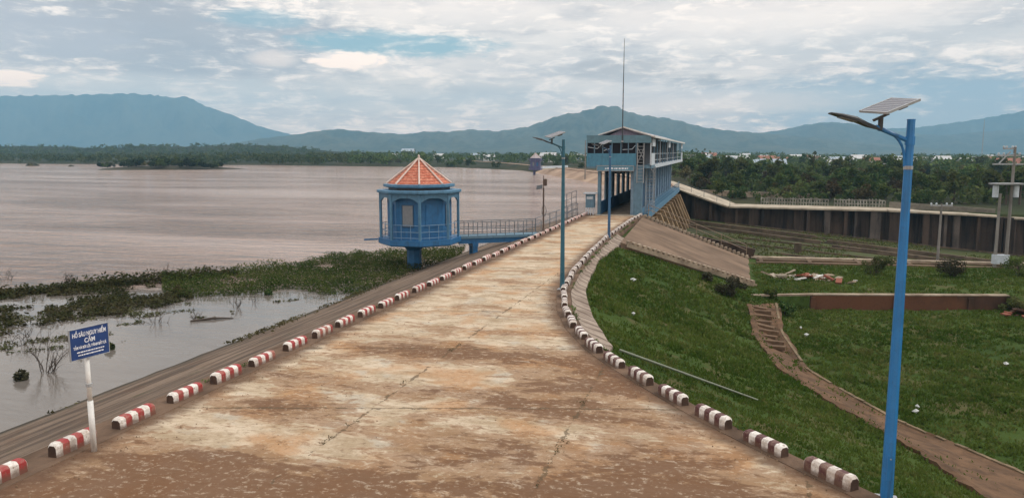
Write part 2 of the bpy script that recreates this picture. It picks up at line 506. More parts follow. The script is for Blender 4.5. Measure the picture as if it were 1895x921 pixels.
def road_mat():
    m, k = newmat('muddy concrete slabs')
    p = pos(k)
    edge = k.n('ShaderNodeAttribute', attribute_name='edge').outputs['Fac']
    mud = k.n('ShaderNodeAttribute', attribute_name='mud').outputs['Fac']
    st = k.mapping(p, (0.62, 1.25, 1), (0, 0, -YAW))
    big = k.noise(st, 0.40, 9, 0.66, 0.5)
    mid = k.noise(st, 1.3, 9, 0.70, 0.4)
    fine = k.noise(p, 26, 5, 0.7)
    spk = k.noise(p, 7, 6, 0.7)
    hue = k.noise(p, 0.55, 3, 0.5)
    c = k.mix(k.ramp(mid, 0.36, 0.62), (0.35, 0.26, 0.165), (0.55, 0.445, 0.325))
    c = k.mix(k.math('MULTIPLY', k.ramp(hue, 0.48, 0.66), 0.65), c, (0.40, 0.20, 0.08))     # ochre silt
    c = k.mix(k.math('MULTIPLY', k.ramp(k.noise(p, 0.8, 5, 0.6), 0.54, 0.64), 0.55), c, (0.42, 0.385, 0.32))   # washed grey
    rag = k.noise(k.mapping(p, (0.9, 1.9, 1), (0, 0, -YAW)), 2.4, 10, 0.76, 0.5)
    mm = k.math('ADD', k.math('ADD', k.math('MULTIPLY', big, 0.62), k.math('MULTIPLY', mid, 0.28)), k.math('ADD', k.math('MULTIPLY', rag, 0.22), mud))
    c = k.mix(k.math('MULTIPLY', k.ramp(mm, 0.548, 0.585), 0.66), c, (0.225, 0.112, 0.048))
    c = k.mix(k.math('MULTIPLY', k.ramp(mm, 0.615, 0.66), 0.75), c, (0.115, 0.050, 0.022))
    c = k.mix(k.math('MULTIPLY', k.ramp(rag, 0.55, 0.62), 0.5), c, (0.15, 0.085, 0.045))
    c = k.mix(k.math('MULTIPLY', k.math('SUBTRACT', 1.0, k.ramp(rag, 0.36, 0.43)), 0.5), c, (0.58, 0.49, 0.375))
    c = k.mix(k.math('MULTIPLY', k.ramp(spk, 0.55, 0.66), 0.42), c, (0.13, 0.07, 0.036))
    c = k.mix(k.math('MULTIPLY', k.ramp(fine, 0.52, 0.74), 0.4), c, (0.15, 0.09, 0.05))
    c = k.mix(k.math('MULTIPLY', k.math('SUBTRACT', 1.0, k.ramp(spk, 0.36, 0.45)), 0.45), c, (0.50, 0.40, 0.29))
    # silt gathered along the kerbs
    e = k.math('ADD', edge, k.math('MULTIPLY', k.math('SUBTRACT', mid, 0.5), 1.3))
    c = k.mix(k.math('MULTIPLY', k.math('SUBTRACT', 1.0, k.ramp(e, 0.05, 0.75)), 0.85), c, (0.105, 0.056, 0.033))
    # slab joints: across (parallel to the end of the dam) and along
    r = k.n('ShaderNodeSeparateXYZ', {0: k.mapping(p, (1, 1, 1), (0, 0, -math.radians(15.0)))}).outputs
    wob = k.math('MULTIPLY', k.math('SUBTRACT', k.noise(p, 3.5, 5, 0.7), 0.5), 0.28)
    jn = None
    for coord, step, off in ((r[1], 5.45, 3.85), (k.n('ShaderNodeSeparateXYZ', {0: p}).outputs[0], 4.72, 4.80)):
        t = k.math('ABSOLUTE', k.math('SUBTRACT', k.math('FRACT', k.math('ADD', k.math('DIVIDE', k.math('SUBTRACT', k.math('ADD', coord, wob), off), step), 100.5)), 0.5))
        t = k.math('MULTIPLY', t, step)
        wdt = k.math('MULTIPLY', k.ramp(k.noise(p, 1.6, 6, 0.75), 0.44, 0.72), 0.10)
        ln = k.math('LESS_THAN', t, k.math('ADD', wdt, 0.012 if step > 5 else 0.0))
        jn = ln if jn is None else k.math('MAXIMUM', jn, ln)
    c = k.mix(k.math('MULTIPLY', jn, 0.7), c, (0.085, 0.058, 0.03))
    hgt = k.math('SUBTRACT', k.math('ADD', k.math('MULTIPLY', fine, 0.3), mid), jn)
    wet = k.ramp(mm, 0.80, 0.95)
    principled(k, c, k.math('SUBTRACT', 0.9, k.math('MULTIPLY', wet, 0.35)), k.math('ADD', hgt, k.math('MULTIPLY', rag, 1.2)), 0.6, 0.045, spec=0.25)
    return m


def bank_mat():
    m, k = newmat('upstream slope slabs')
    p = pos(k)
    s = k.noise(k.mapping(p, (2.6, 0.16, 2.6)), 1.0, 6, 0.7, 0.3)
    a = k.noise(p, 0.7, 5, 0.6)
    f = k.noise(p, 16, 4, 0.7)
    x, y, z = k.n('ShaderNodeSeparateXYZ', {0: p}).outputs
    c = k.mix(k.ramp(s, 0.36, 0.66), (0.075, 0.052, 0.038), (0.215, 0.155, 0.112))
    c = k.mix(k.math('MULTIPLY', k.ramp(a, 0.5, 0.7), 0.5), c, (0.11, 0.06, 0.036))
    c = k.mix(k.math('MULTIPLY', k.ramp(f, 0.5, 0.75), 0.5), c, (0.05, 0.036, 0.027))
    zz = k.math('ADD', z, k.math('MULTIPLY', k.math('SUBTRACT', a, 0.5), 0.5))
    c = k.mix(k.math('MULTIPLY', k.math('SUBTRACT', 1.0, k.ramp(zz, -1.98, -1.62)), 0.8), c, (0.025, 0.024, 0.016))   # algae at the waterline
    g = k.math('MULTIPLY', k.ramp(k.noise(p, 1.3, 5, 0.65), 0.60, 0.68), 0.6)
    c = k.mix(g, c, (0.055, 0.06, 0.022))
    jy = k.math('LESS_THAN', k.math('FRACT', k.math('DIVIDE', y, 3.0)), 0.012)
    c = k.mix(k.math('MULTIPLY', jy, 0.6), c, (0.04, 0.03, 0.022))
    principled(k, c, 0.9, k.math('ADD', s, k.math('MULTIPLY', f, 0.4)), 0.7, 0.05, spec=0.2)
    return m


def apron_mat():
    """paved apron with ribs running down the slope"""
    m, k = newmat('ribbed apron slabs')
    p = pos(k)
    y = k.n('ShaderNodeSeparateXYZ', {0: p}).outputs[1]
    a = k.noise(p, 1.1, 5, 0.6)
    f = k.noise(p, 18, 4, 0.7)
    s = k.math('FRACT', k.math('DIVIDE', k.math('ADD', y, k.math('MULTIPLY', a, 0.25)), 0.95))
    j = k.math('SUBTRACT', 1.0, k.ramp(k.math('ABSOLUTE', k.math('SUBTRACT', s, 0.5)), 0.05, 0.16))
    c = k.mix(k.ramp(a, 0.3, 0.7), (0.215, 0.165, 0.13), (0.36, 0.29, 0.235))
    c = k.mix(k.math('MULTIPLY', j, 0.7), c, (0.085, 0.055, 0.04))
    c = k.mix(k.math('MULTIPLY', k.ramp(f, 0.5, 0.75), 0.45), c, (0.10, 0.07, 0.05))
    principled(k, c, 0.9, k.math('SUBTRACT', f, k.math('MULTIPLY', j, 2.0)), 0.5, 0.03, spec=0.2)
    return m


def ground_mat():
    m, k = newmat('grass and bare earth')
    p = pos(k)
    a = k.noise(p, 0.11, 5, 0.6, 0.4)
    b = k.noise(p, 0.5, 5, 0.65, 0.3)
    f = k.noise(p, 9, 5, 0.7)
    far = k.noise(p, 0.012, 5, 0.6, 0.3)
    c = k.mix(k.ramp(a, 0.35, 0.65), (0.030, 0.056, 0.010), (0.052, 0.082, 0.016))
    c = k.mix(k.math('MULTIPLY', k.ramp(b, 0.50, 0.64), 0.7), c, (0.105, 0.082, 0.038))
    c = k.mix(k.math('MULTIPLY', k.ramp(f, 0.45, 0.7), 0.5), c, (0.028, 0.044, 0.011))
    y = k.n('ShaderNodeSeparateXYZ', {0: p}).outputs[1]
    fy = k.ramp(y, 90, 140)
    fc = k.mix(k.ramp(far, 0.38, 0.62), (0.020, 0.026, 0.010), (0.042, 0.040, 0.018))
    fc = k.mix(k.math('MULTIPLY', k.ramp(k.noise(p, 0.05, 4), 0.55, 0.7), 0.6), fc, (0.085, 0.052, 0.033))
    c = k.mix(fy, c, fc)
    principled(k, c, 0.95, k.math('ADD', f, b), 0.6, 0.08, spec=0.1)
    return m


def hill_mat(name, c1, c2, sc):
    m, k = newmat(name)
    p = pos(k)
    a = k.noise(p, sc, 7, 0.62, 0.4)
    b = k.noise(p, sc * 7, 6, 0.65)
    c = k.mix(k.ramp(k.math('MULTIPLY_ADD', b, 0.5, k.math('MULTIPLY', a, 0.5)), 0.38, 0.6), c1, c2)
    principled(k, c, 0.95, b, 0.8, 8.0, spec=0.1)
    return m


def water_mat():
    m, k = newmat('muddy lake water')
    p = pos(k)
    x, y, z = k.n('ShaderNodeSeparateXYZ', {0: p}).outputs
    # the inlet behind the weed belt is sheltered and clear, the open lake is muddy and rippled
    line = k.math('SUBTRACT', k.math('ADD', k.math('MULTIPLY', x, -0.46), 21.0), y)     # > 0 inside the inlet is y < 21 - .46 x...
    inl = k.math('ADD', k.math('SUBTRACT', k.math('MULTIPLY_ADD', x, 0.33, 33.5), y), k.math('MULTIPLY', k.math('SUBTRACT', k.noise(p, 0.35, 4), 0.5), 7.0))
    calm = k.ramp(inl, -2.5, 3.0)
    a = k.noise(k.mapping(p, (0.006, 0.035, 1), (0, 0, -YAW)), 1.0, 6, 0.65, 0.6)
    open_c = k.mix(k.ramp(a, 0.35, 0.65), (0.32, 0.225, 0.185), (0.40, 0.295, 0.245))
    c = k.mix(calm, open_c, (0.135, 0.118, 0.104))
    w1 = k.noise(k.mapping(p, (0.55, 2.1, 1), (0, 0, -YAW)), 1.0, 4, 0.6, 0.6)
    w2 = k.noise(k.mapping(p, (0.16, 0.75, 1), (0, 0, -YAW - 0.15)), 1.0, 5, 0.65, 0.5)
    w3 = k.noise(k.mapping(p, (0.03, 0.16, 1), (0, 0, -YAW + 0.1)), 1.0, 5, 0.6, 0.5)
    w4 = k.noise(k.mapping(p, (0.11, 0.42, 1), (0, 0, -YAW + .2)), 1.0, 3, 0.5, 0.8)
    h = k.math('ADD', k.math('ADD', k.math('MULTIPLY', w1, 0.30), k.math('MULTIPLY', w2, 0.8)), k.math('ADD', w3, k.math('MULTIPLY', w4, 1.1)))
    lane = k.ramp(k.noise(k.mapping(p, (0.01, 0.05, 1), (0, 0, -YAW - .1)), 1.0, 5, 0.6, 0.6), 0.35, 0.62)
    st = k.math('MULTIPLY', k.math('MULTIPLY_ADD', calm, -0.97, 1.0), k.math('MULTIPLY_ADD', lane, 0.7, 0.3))
    b = k.n('ShaderNodeBsdfPrincipled', {'Base Color': c, 'Roughness': k.math('MULTIPLY_ADD', calm, -0.06, 0.11), 'IOR': 1.33, 'Specular IOR Level': 0.5})
    bn = k.n('ShaderNodeBump', {'Height': h, 'Strength': st, 'Distance': 2.8})
    k.put(b.inputs['Normal'], bn.outputs[0])
    k.t.links.new(b.outputs[0], k.n('ShaderNodeOutputMaterial').inputs[0])
    return m


LEAF_DARK = leafmat('dark leaves', (0.030, 0.052, 0.016), (0.080, 0.098, 0.032), (0.13, 0.13, 0.055), 0.10, .3)
LEAF_MID = leafmat('mid green leaves', (0.036, 0.062, 0.017), (0.082, 0.108, 0.030), (0.12, 0.13, 0.05))
LEAF_DRY = leafmat('olive leaves', (0.055, 0.048, 0.024), (0.085, 0.070, 0.036), (0.12, 0.10, 0.05))
LEAF_GREY = leafmat('grey green leaves', (0.045, 0.05, 0.03), (0.075, 0.075, 0.045), (0.15, 0.135, 0.085), 1.5)
GRASSM = leafmat('grass blades', (0.046, 0.076, 0.013), (0.084, 0.112, 0.024), (0.135, 0.132, 0.045), 0.18, 0.35)
WEED_M = leafmat('water plant leaves', (0.034, 0.068, 0.017), (0.075, 0.105, 0.028), (0.14, 0.155, 0.06), 0.5, .35)
WEED_DRY = leafmat('withered water plants', (0.032, 0.034, 0.015), (0.058, 0.050, 0.026), (0.045, 0.056, 0.02), 0.5)

# ------------------------------------------------------------------ ground form
KR_Y = np.array([-30, -12, 0, 3.8, 5.06, 6.35, 7.79, 9.21, 10.62, 11.96, 14.53, 17.33, 21.17, 26.36, 34.08, 42.35, 56.42, 60, 140])
KR_X = np.array([44, 29, 18.2, 14.8, 13.71, 12.64, 11.61, 10.65, 9.73, 8.96, 7.83, 6.94, 6.1, 5.55, 5.15, 4.9, 4.99, 5.2, 5.2])
TOE_Y = np.array([-30, -5, 5, 12, 16, 18.6, 23, 30, 38, 43, 60, 140])
TOE_X = np.array([52, 38, 28.5, 23.8, 21.9, 20.6, 18.6, 15.9, 14.9, 14.6, 14.9, 14.9])


def xr(y):
    return np.interp(y, KR_Y, KR_X)


def xtoe(y):
    return np.interp(y, TOE_Y, TOE_X)


AX_Y = np.array([-100, 118, 150, 175, 206, 297, 380, 520, 900])
AX_X = np.array([2.5, 2.5, -1, -8, -20, -58, -98, -175, -420])
SH_X = np.array([-3000, -900, -460, -264, -124, -60, -23, 200])
SH_Y = np.array([420, 410, 394, 384, 358, 287, 197, 60])


def near_wall_y(x):
    return np.where(x < 15, 60.0, 60.0 + (x - 15) * 0.13)


def far_wall_y(x):
    return 122.6 - (x - 5) * 0.10


def wob(x, y, s, seed=0.0):
    return (np.sin(x * s + 1.3 * np.sin(y * s * 0.7 + seed) + seed) + np.sin(y * s * 1.13 + 1.7 * np.sin(x * s * 0.6 - seed) + 2 * seed) +
            0.5 * np.sin((x + y) * s * 2.3 + seed * 3) + 0.5 * np.sin((x - y) * s * 2.9 + seed)) / 3.0


def zground(x, y):
    x, y = np.asarray(x, float), np.asarray(y, float)
    t = np.clip((x - xr(y) - 0.35) / np.maximum(xtoe(y) - xr(y) - 0.35, 1), 0, 1)
    wx = np.clip((17.6 - x) / 2.4, 0, 1)
    end = -4.35 + wx * np.interp(y, [33, 40], [0, 0.9])
    z = -0.22 + (end + 0.22) * t
    z = z - 0.25 * np.sin(np.pi * t) * (t > 0) * np.interp(y, [32, 40], [1, 0])
    z = z + 0.07 * wob(x, y, 0.9) + 0.05 * wob(x, y, 2.1, 1.0) * (t > 0.05)
    ter = y - (42.1 + (x - 15) * 0.245)
    z = np.where((t >= 1) & (ter > 0) & (x > 15), -3.5 + 0.06 * wob(x, y, 0.6), z)
    # land beyond the spillway
    beyond = y > far_wall_y(x)
    land = -3.25 + 0.5 * wob(x, y, 0.025, 2.0) + np.clip((y - 500) * 0.004, 0, 4)
    z = np.where(beyond & (x > 0), land, z)
    z = np.where((x > 75) & (y > 30), np.minimum(land, -3.4), z)
    # chute
    inch = (x > 5.3) & (x < 90) & (y > near_wall_y(x)) & (y < far_wall_y(x))
    z = np.where(inch, -5.35 - (x - 5) * 0.085, z)
    # under the road
    z = np.where(x < xr(y) + 0.1, -1.2, z)
    # lake bed and far shore
    ax = np.interp(y, AX_Y, AX_X)
    lake = (x < ax - 1) & (y < np.interp(x, SH_X, SH_Y))
    ds = y - np.interp(x, SH_X, SH_Y)
    shore = -2.3 + np.clip(ds * 0.05, 0, 1.2) + np.clip((ds - 60) * 0.006, 0, 3.5) + 0.4 * wob(x, y, 0.03, 1.0) * np.clip(ds / 60, 0, 1)
    z = np.where((x < ax) & (y > 118), np.where(lake, -4.5, shore), z)
    z = np.where((x < 0) & (y <= 118), -4.5, z)
    return z


def graded(lo, hi, parts):
    """coordinates with a given spacing per stretch"""
    out = []
    for a, b, n in parts:
        out += list(np.linspace(a, b, n, endpoint=False))
    return np.array([lo] + out + [hi])


def build_ground():
    far = np.geomspace(420, 5900, 24)
    xs = np.concatenate([-far[::-1] * np.linspace(1.36, 1, 24), np.linspace(-400, -30, 48), np.linspace(-28, 2, 16), np.linspace(2.6, 60, 145), np.linspace(62, 92, 21),
                         np.linspace(96, 400, 52), far])
    qs = np.concatenate([np.linspace(-630, -40, 34), np.linspace(-36, 0, 28), np.linspace(0.6, 59.6, 120), [59.99, 60.5], np.linspace(62, 121.5, 50),
                         [122.1, 122.65], np.linspace(124, 260, 70), np.linspace(265, 410, 30), far])
    X, Qv = np.meshgrid(xs, qs)
    w1 = np.interp(Qv, [40, 60, 90], [0, 1, 0])
    w2 = np.interp(Qv, [95, 122.3, 160], [0, 1, 0])
    Xc = np.clip(X, 5, 95)
    Y = Qv + (near_wall_y(Xc) - 60) * w1 + (far_wall_y(Xc) - 122.6) * w2
    Z = zground(X, Y)
    ny, nx = X.shape
    idx = np.arange(nx * ny).reshape(ny, nx)
    f = np.stack([idx[:-1, :-1], idx[:-1, 1:], idx[1:, 1:], idx[1:, :-1]], -1).reshape(-1, 4)
    mb = MB()
    mb.v = np.stack([X, Y, Z], -1).reshape(-1, 3).tolist()
    mb.f = f.tolist()
    mb.m = [0]
    o = link('ground', mb, ground_mat(), smooth=True)
    tag(o, kind='structure')


build_ground()

# water
mb = MB()
xs = np.concatenate([-np.geomspace(300, 3200, 10)[::-1], np.linspace(-290, 4, 60)])
ys = np.concatenate([np.linspace(-600, -60, 12), np.linspace(-50, 470, 70)])
mb.sheet([[(x, y, -2.0) for x in xs] for y in ys])
tag(link('lake_water', mb, water_mat()), kind='structure')

# road
Y0, Y1 = -26.0, 62.2
rows, edge, mud = [], [], []
ry = np.concatenate([np.linspace(Y0, 30, 160), np.linspace(30.5, Y1, 60)])
NA = 44
for y in ry:
    x0, x1 = 0.28, float(xr(y)) - 0.28
    row = []
    for j in range(NA):
        x = x0 + (x1 - x0) * j / (NA - 1)
        row.append((x, y, 0.012 * math.sin(math.pi * j / (NA - 1))))
        edge.append(min(x - x0, x1 - x))
        g = 0.0
        for (mx, my, rx, ry_, s) in ((5.5, -0.2, 6.5, 1.8, 0.17), (2.6, 0.9, 2.4, 1.1, .14), (12.2, 1.8, 3.2, 1.9, 0.18), (7.5, 2.0, 2.0, .5, .08), (10.5, 4.4, 1.6, 1.1, 0.08), (9.2, 8.2, 2.2, 2.2, 0.15), (6.6, 6.6, 1.5, .7, .08), (7.5, 3.2, 2.0, .8, .09),
                                     (4.6, 10.4, 2.6, 1.2, 0.13), (2.6, 4.4, 1.5, 0.9, 0.12), (10, -6, 8, 4, 0.2), (3, 62, 4, 6, 0.10), (3, 26, 1.5, 5, 0.03)):
            g += s * math.exp(-((x - mx) / rx) ** 2 - ((y - my) / ry_) ** 2)
        mud.append(g - (0.05 if 14 < y < 50 else 0.02))
    rows.append(row)
mb = MB().sheet(rows)
road = link('road', mb, road_mat(), smooth=True)
tag(road, kind='structure')
for nm, dat in (('edge', edge), ('mud', mud)):
    at = road.data.attributes.new(nm, 'FLOAT', 'POINT')
    at.data.foreach_set('value', dat)

# earth shoulder each side: a shallow step the kerb blocks stand on
SHOULDER = concrete('silted shoulder', (0.15, 0.095, 0.063), (0.06, 0.037, 0.024), 0.7, 0.8, (1, 0.4, 1))
mb = MB()
yy = np.linspace(Y0, 63.0, 140)
mb.sheet([[(-0.62, y, -0.06), (-0.60, y, 0.018), (-0.2, y, 0.02), (0.3, y, 0.016), (0.34, y, -0.05)] for y in yy])
tag(link('lake_side_shoulder', mb, SHOULDER, smooth=False), kind='structure')
mb = MB()
yy = np.concatenate([np.linspace(Y0, 30, 150), np.linspace(30.5, 61.5, 50)])
mb.sheet([[(float(xr(y)) + d, y, z) for d, z in ((-0.34, -0.05), (-0.30, 0.016), (0.0, 0.02), (0.30, 0.018), (0.42, -0.35))] for y in yy])
tag(link('grass_side_shoulder', mb, SHOULDER), kind='structure')

# upstream slope of slabs
mb = MB()
rr = random.Random(3)
mb.sheet([[(-0.6 - s * 9.6, y, 0.0 - s * 2.9 + (rr.uniform(-0.012, 0.012) if 0 < s < 1 else 0)) for s in np.linspace(0, 1, 34)] for y in np.linspace(-40, 63.5, 130)])
tag(link('upstream_slope', mb, bank_mat(), smooth=False), kind='structure')

# ribbed apron between the downstream kerb and the grass
ap_px = [(1160, 452), (1135, 470), (1110, 490), (1094, 520), (1083, 550), (1089, 575), (1100, 600), (1116, 630), (1134, 657)]
ap = [P(a, b, -0.62) for a, b in ap_px]
ap_y = [p.y for p in ap][::-1]
ap_x = [p.x for p in ap][::-1]
mb = MB()
rows = []
for y in np.linspace(12.9, 45, 110):
    k0 = float(xr(y)) + 0.32
    k1 = max(float(np.interp(y, ap_y, ap_x)), k0 + 0.05)
    if y > 43.5:
        k1 = k0 + 1.15
    rows.append([(k0 + (k1 - k0) * s, y, 0.016 if s == 0 else float(zground(k0 + (k1 - k0) * s, y)) + 0.13) for s in (0, 0.25, 0.5, 0.75, 1)] + [(k1 + 0.03, y, -2.6)])
mb.sheet(rows)
tag(link('paved_apron', mb, apron_mat()), kind='structure')

# paved slope beside the spillway, with its two stepped borders
SLOPE_M = concrete('brown slope slabs', (0.185, 0.125, 0.085), (0.085, 0.055, 0.036), 0.65, 0.35, (0.3, 1.6, 1))
pa, pb, pc, pd = Vector((5.5, 60.2, -0.02)), Vector((15.0, 58.9, -3.45)), Vector((14.75, 45.6, -3.45)), Vector((6.0, 40.8, -0.15))
mb = MB()
rows = []
for i in range(15):
    a, b = pa.lerp(pd, i / 14), pb.lerp(pc, i / 14)
    rows.append([tuple(a.lerp(b, j / 20) + Vector((0, 0, 0.05))) for j in range(21)])
mb.sheet(rows)
bd = rows[-1] + [r[-1] for r in rows[::-1]]
mb.add([(*p[:2], p[2]) for p in bd] + [(p[0], p[1], p[2] - 0.7) for p in bd], [(i, i + 1, len(bd) + i + 1, len(bd) + i) for i in range(len(bd) - 1)])
tag(link('paved_slope', mb, SLOPE_M), kind='structure')


def stepped_border(a, b, side, label, n):
    """a flight of small concrete steps with a sloping kerb beside it"""
    t = thing('slope_steps', label, 'steps', b)
    d = (b - a)
    st = MB()
    q = Vector((side.x, side.y, 0)).normalized()
    for i in range(n):
        p = a + d * ((i + 0.5) / n)
        h = Vector((d.x, d.y, 0)).normalized()
        st.bar(p - h * 0.10 + q * 0.3 + Vector((0, 0, 0.17)), p + h * 0.10 + q * 0.3 + Vector((0, 0, 0.17)), 0.5, 0.26)
    link('steps', st, CONC, t)
    kb = MB().bar(a + q * 0.66 + Vector((0, 0, 0.0)), b + q * 0.66 + Vector((0, 0, 0.0)), 0.14, 0.26)
    link('border', kb, CONC, t)
    return t


stepped_border(pd + Vector((0.3, 0, -0.05)), pc + Vector((0.1, 0, 0.06)), Vector((0.4, -1, 0)), 'flight of small concrete steps between brown paved slope and grass', 26)
stepped_border(pa, pb, Vector((0.1, 1, 0)), 'flight of small concrete steps under the railing beside the spillway', 26)

# toe drain
DITCH = concrete('silted drain', (0.130, 0.074, 0.041), (0.060, 0.034, 0.019), 0.75, 0.9, (1, 1, 1))
lf = [(1385, 566), (1400, 630), (1450, 690), (1530, 742), (1620, 795), (1720, 852), (1810, 915), (1900, 990)]
rt = [(1436, 566), (1446, 620), (1493, 690), (1580, 742), (1662, 788), (1765, 830), (1890, 884), (2050, 960)]
def smooth_line(pts, n=40):
    t = np.linspace(0, len(pts) - 1, n)
    ax_, ay_ = np.array([p[0] for p in pts], float), np.array([p[1] for p in pts], float)
    return [(float(np.interp(u, range(len(pts)), ax_)), float(np.interp(u, range(len(pts)), ay_))) for u in t]
L_ = [Pg(a, b, -4.2) for a, b in smooth_line(lf)]
R_ = [Pg(a, b, -4.2) for a, b in smooth_line(rt)]
mb = MB()
rj = random.Random(5)
rows = []
for a, b in zip(L_, R_):
    za, zb = dz(a) + 0.10, dz(b) + 0.10
    jx = rj.uniform(-0.12, 0.12)
    ps = [(a.x - 0.2 + jx, a.y, za - 0.5), (a.x - 0.15 + jx, a.y, za + 0.05), (a.x + 0.1, a.y, za + 0.05)]
    for s in (0.2, 0.4, 0.6, 0.8):
        c = a.lerp(b, s)
        ps.append((c.x, c.y, dz(c) + 0.06 + rj.uniform(-0.02, 0.03)))
    ps += [(b.x - 0.12, b.y, zb + 0.08), (b.x + 0.12 + jx, b.y, zb + 0.08), (b.x + 0.16 + jx, b.y, zb - 0.5)]
    rows.append(ps)
mb.sheet(rows)
tag(link('drain_path', mb, DITCH), kind='structure')
mb = MB()
for i in range(len(R_) - 1):
    a, b = R_[i], R_[i + 1]
    if rj.random() < 0.15:
        continue
    mb.bar((a.x, a.y, dz(a) + 0.13), (b.x - (b.x - a.x) * .01, b.y - (b.y - a.y) * .01, dz(b) + 0.13 + rj.uniform(-.03, .02)), 0.13, 0.20)
tag(link('drain_kerb', mb, concrete('drain kerb', (0.20, 0.145, 0.09), (0.06, 0.045, 0.025), 0.7, 0.9)), kind='structure')

# rib blocks at the head of the drain
for i in range(1):
    t = thing('drain_steps', 'broken flight of rough stone steps at head of the drain', 'steps', (14.9, 40, -4.2))
    SM = concrete('step stone', (0.15, 0.095, 0.058), (0.07, 0.045, 0.03), 0.6, 1.2)
    for j in range(9):
        c = Pg(1402 + j * 3.0, 572 + j * 9, -4.05)
        z = dz(c)
        wl_, wr_ = rj.uniform(.4, .8), rj.uniform(.35, .8)
        mb = MB().bar((c.x - wl_, c.y + rj.uniform(.1, .35), z + rj.uniform(.03, .14)), (c.x + wr_, c.y - rj.uniform(0, .2), z + rj.uniform(.02, .12)), rj.uniform(.2, .45), rj.uniform(.2, .34))
        bevel(link('step_stone', mb, SM, t), 0.03)

# low retaining wall in the meadow
def wall_between(a, b, th, z0, z1):
    return MB().bar((a[0], a[1], (z0 + z1) / 2), (b[0], b[1], (z0 + z1) / 2), th, z1 - z0)
t = thing('retaining_wall', 'low red brown retaining wall across the meadow behind the blue lamp post', 'wall', (18, 42.8, -4.5))
wa, wb = P(1500, 575, -4.5), P(1862, 577, -4.5)
mb = wall_between(wa, wb, 0.5, -5.0, -3.42)
link('wall_face', mb, WALL_RED, t)
wl = P(1392, 549, -3.5)
cp = MB().bar((wl.x, wl.y, -3.40), (wa.x, wa.y, -3.38), 0.4, 0.1)
cp.bar((wa.x, wa.y, -3.37), (wb.x, wb.y, -3.37), 0.54, 0.07)
link('coping', cp, CONC, t)
bt = MB()
for f in (0.0, 0.42, 0.8, 1.0):
    c = wa.lerp(wb, f)
    bt.bar((c.x + 0.1, c.y - 0.35, -4.9), (c.x + 0.1, c.y - 0.25, -3.5), 0.3, 0.25, up=(0, 1, 0))
link('buttress', bt, WALL_RED, t)

# ------------------------------------------------------------------ spillway
mb = MB()
rows = []
for x in np.linspace(4.5, 92, 60):
    rows.append([(x, y, -5.0 - (x - 5) * 0.085) for y in np.linspace(float(near_wall_y(x)) + 0.1, float(far_wall_y(x)) - 0.1, 24)])
mb.sheet(rows)
tag(link('spillway_floor', mb, CHUTE), kind='structure')
SILLM = concrete('brown sill concrete', (0.15, 0.11, 0.075), (0.05, 0.037, 0.025), 0.6, 0.4)
for i, (x0, x1, yf0, yf1, h) in enumerate(((6, 26, 112, 108, 0.45), (6, 26, 106, 102, 0.35), (27, 60, 104, 99, 0.4), (27, 60, 98.5, 93, 0.35), (10, 50, 78, 76, 0.35))):
    sl = MB().bar((x0, yf0, -5.0 - (x0 - 5) * .085 + h / 2), (x1, yf1, -5.0 - (x1 - 5) * .085 + h / 2), 0.5, h + 0.3)
    o = link('floor_sill', sl, SILLM, loc=(x0, yf0, -5))
    tag(o, ['long low concrete sill nearest the dark spillway wall', 'second low concrete sill from the dark spillway wall', 'low sill along the middle of the spillway floor, right part',
            'low sill in mossy spillway floor right of the stub pier', 'low sill on the spillway floor behind the near training wall'][i], 'sill', 'sills on the spillway floor')
sp_ = P(1476, 470, -6.6)
pale_ = random.Random(12)
for i in range(6):
    y_ = 118 - i * 6.6
    x0 = pale_.uniform(7, 20)
    x1 = pale_.uniform(34, 70)
    zz = lambda q: -5.0 - (q - 5) * .085
    o = link('channel_kerb', MB().bar((x0, y_, zz(x0) + .1), (x1, y_ - pale_.uniform(1, 3), zz(x1) + .1), .22, .26), SILLM, loc=(x0, y_, zz(x0)))
    tag(o, f'thin brown kerb line across the mossy spillway floor, {ordinal(i)} from the dark wall', 'kerb', 'thin kerbs on the spillway floor')
tag(link('stub_pier', MB().box(sp_.x - .4, sp_.x + .4, sp_.y - .4, sp_.y + .4, -7.4, -5.2), SILLM, loc=(sp_.x, sp_.y, -7.4)), 'short mossy stub pier standing on the spillway floor', 'pier')

# near training wall and its strips
t = thing('training_wall', 'near training wall of the spillway, pale concrete top', 'wall', (15, 59, -5))
mb = MB()
mb.bar((5.6, 60.6, -3.4), (15.0, 60.4, -5.4), 0.5, 5.6)
mb.bar((15.0, 60.45, -5.95), (92, 70.5, -7.6), 0.5, 5.0)
link('wall_face', mb, WALL_DARK, t)
mb = MB().bar((15.2, 60.2, -3.36), (92, 70.25, -3.8), 0.7, 0.12)
link('coping', mb, CONC, t)
mb = MB()
for d, zz in ((-1.6, -3.40), (-3.0, -3.44)):
    mb.bar((15.6, 60.2 + d, zz), (80, 68.7 + d, zz - 0.2), 0.5, 0.2)
for x in range(16, 60, 4):
    mb.bar((x, 57.3 + (x - 15) * .13, -3.42), (x, 60 + (x - 15) * .13, -3.42), 0.3, 0.18)
link('walkway_strip', mb, CONC_BROWN, t)

